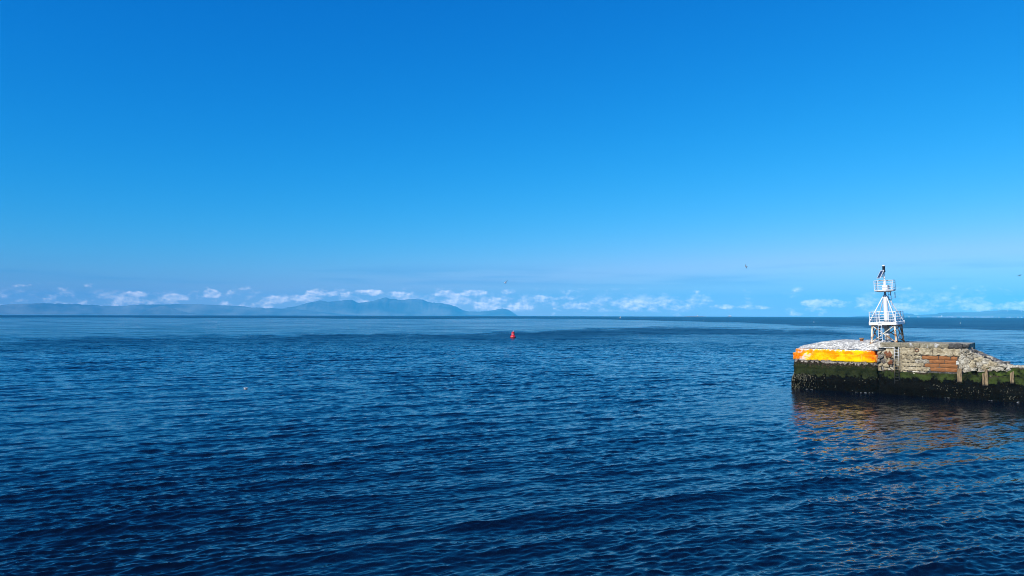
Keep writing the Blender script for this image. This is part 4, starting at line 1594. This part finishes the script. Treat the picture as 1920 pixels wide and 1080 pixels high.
# wind turbines on the coastal hills
M_TURB = simple('turbine_white', (.86, .86, .86), .5, 0, .03, .1, 0)
TURB = [(1814.5, 584.9, 52, 0), (1824, 584.8, 52, 0), (1832.5, 584.4, 54, 0), (1835.8, 584.2, 50, 0), (1843, 583.6, 56, 0), (1847, 583.3, 54, 0), (1855, 582.6, 56, 0), (1861, 582.2, 54, 0),
        (1872, 581.5, 58, 0), (1875.8, 581.4, 56, 0), (1888, 586.6, 62, 1), (1915.5, 586.8, 62, 2)]
proto = None
for k, (px, yb, hub, big) in enumerate(TURB):
    D = 17000 if big else 17950
    base = at_px(px, yb + .4, D)
    lab = ['slender white wind turbine in the row along the coastal hill crest', 'larger white wind turbine standing below the hill crest, left of the rightmost one',
           'larger white wind turbine nearest the right edge of the coastal hills'][big]
    e = empty('wind_turbine', base, (0, 0, -math.atan((px - 960) / 1400.) + random.uniform(-.4, .4)), label=lab, cat='wind turbine', group='wind turbines on the coastal hills')
    MB().lathe([(2.4, -12), (2.2, 0), (1.4, hub)], 8).build('tower', M_TURB, e)
    MB().box(-1.6, 1.6, -3.5, 5.0, hub - .2, hub + 2.8).build('nacelle', M_TURB, e)
    h = MB().lathe([(1.5, -1.5), (1.4, .5), (.4, 1.6)], 8)
    h.v = [(x, -4.0 - z, hub + 1.3 + y) for x, y, z in h.v]
    h = h.build('hub', M_TURB, e)
    ph = random.uniform(0, 2.1)
    for q in range(3):
        t = ph + q * 2 * math.pi / 3
        L = hub * .58
        d = Vector((math.sin(t), 0, math.cos(t)))
        n2 = Vector((math.cos(t), 0, -math.sin(t)))
        c = Vector((0, -4.4, hub + 1.3))
        vs = []
        for (r_, w_) in ((1.0, .9), (L * .25, 1.6), (L, .35)):
            for (u, y) in ((-1, 0), (0, .35), (1, 0), (0, -.35)):
                vs.append(c + d * r_ + n2 * (w_ * u) + Vector((0, y * w_, 0)))
        fs = [(kk * 4 + i, kk * 4 + (i + 1) % 4, (kk + 1) * 4 + (i + 1) % 4, (kk + 1) * 4 + i) for kk in range(2) for i in range(4)] + [(0, 1, 2, 3), (11, 10, 9, 8)]
        MB().add(vs, fs).build('blade', M_TURB, h)

# waterfront town
M_TW = [simple('town_white', (.80, .78, .74), .8, 0, .05, .01, 0), simple('town_cream', (.70, .60, .48), .8, 0, .05, .01, 0), simple('town_pink', (.62, .45, .40), .8, 0, .05, .01, 0)]
M_TR = simple('town_roof', (.22, .16, .14), .9, 0, .1, .01, 0)
M_TG = simple('town_window', (.06, .07, .09), .3, 0, .1, .01, 0)
random.seed(77)
TOWN = [1704, 1720, 1722.5, 1749, 1752.5, 1756, 1759.5, 1762.5, 1765.2, 1768.2, 1772, 1776, 1780, 1784.5, 1788, 1791.5, 1801, 1804.5, 1808, 1812, 1815.5, 1821, 1824, 1829.5, 1833, 1837, 1841, 1845, 1848.5, 1851.5, 1854.5, 1860, 1866, 1873, 1888, 1893, 1899, 1908, 1915]
for k, px in enumerate(TOWN):
    tall = k in (8,)
    D = 15500 + random.uniform(-150, 150)
    p = on_sea(px, D)
    w, d_, h = random.uniform(14, 34), random.uniform(10, 16), random.uniform(9, 15)
    if tall:
        w, d_, h = 18, 16, 34
    e = empty('town_building', (p.x, p.y, p.z + 1.5), (0, 0, -math.atan((px - 960) / 1400.) + random.uniform(-.4, .4)),
              label='tall pale block standing above the waterfront town' if tall else 'tiny pale building in the waterfront town below the coastal hills', cat='building', group='buildings of the waterfront town')
    m_ = M_TW[0] if tall else random.choice(M_TW)
    wl = MB().box(-w / 2, w / 2, -d_ / 2, d_ / 2, -4, h).build('wall', m_, e)
    if not tall:
        hh = d_ * .35
        MB().add([(-w / 2 - .5, -d_ / 2 - .5, h + .02), (w / 2 + .5, -d_ / 2 - .5, h + .02), (w / 2 + .5, d_ / 2 + .5, h + .02), (-w / 2 - .5, d_ / 2 + .5, h + .02), (-w / 2, 0, h + hh), (w / 2, 0, h + hh)],
                 [(3, 2, 1, 0), (0, 1, 5, 4), (2, 3, 4, 5), (1, 2, 5), (3, 0, 4)]).build('roof', M_TR, e)
    else:
        MB().box(-w / 2 - .4, w / 2 + .4, -d_ / 2 - .4, d_ / 2 + .4, h + .02, h + 1.5).build('roof', M_TR, e)
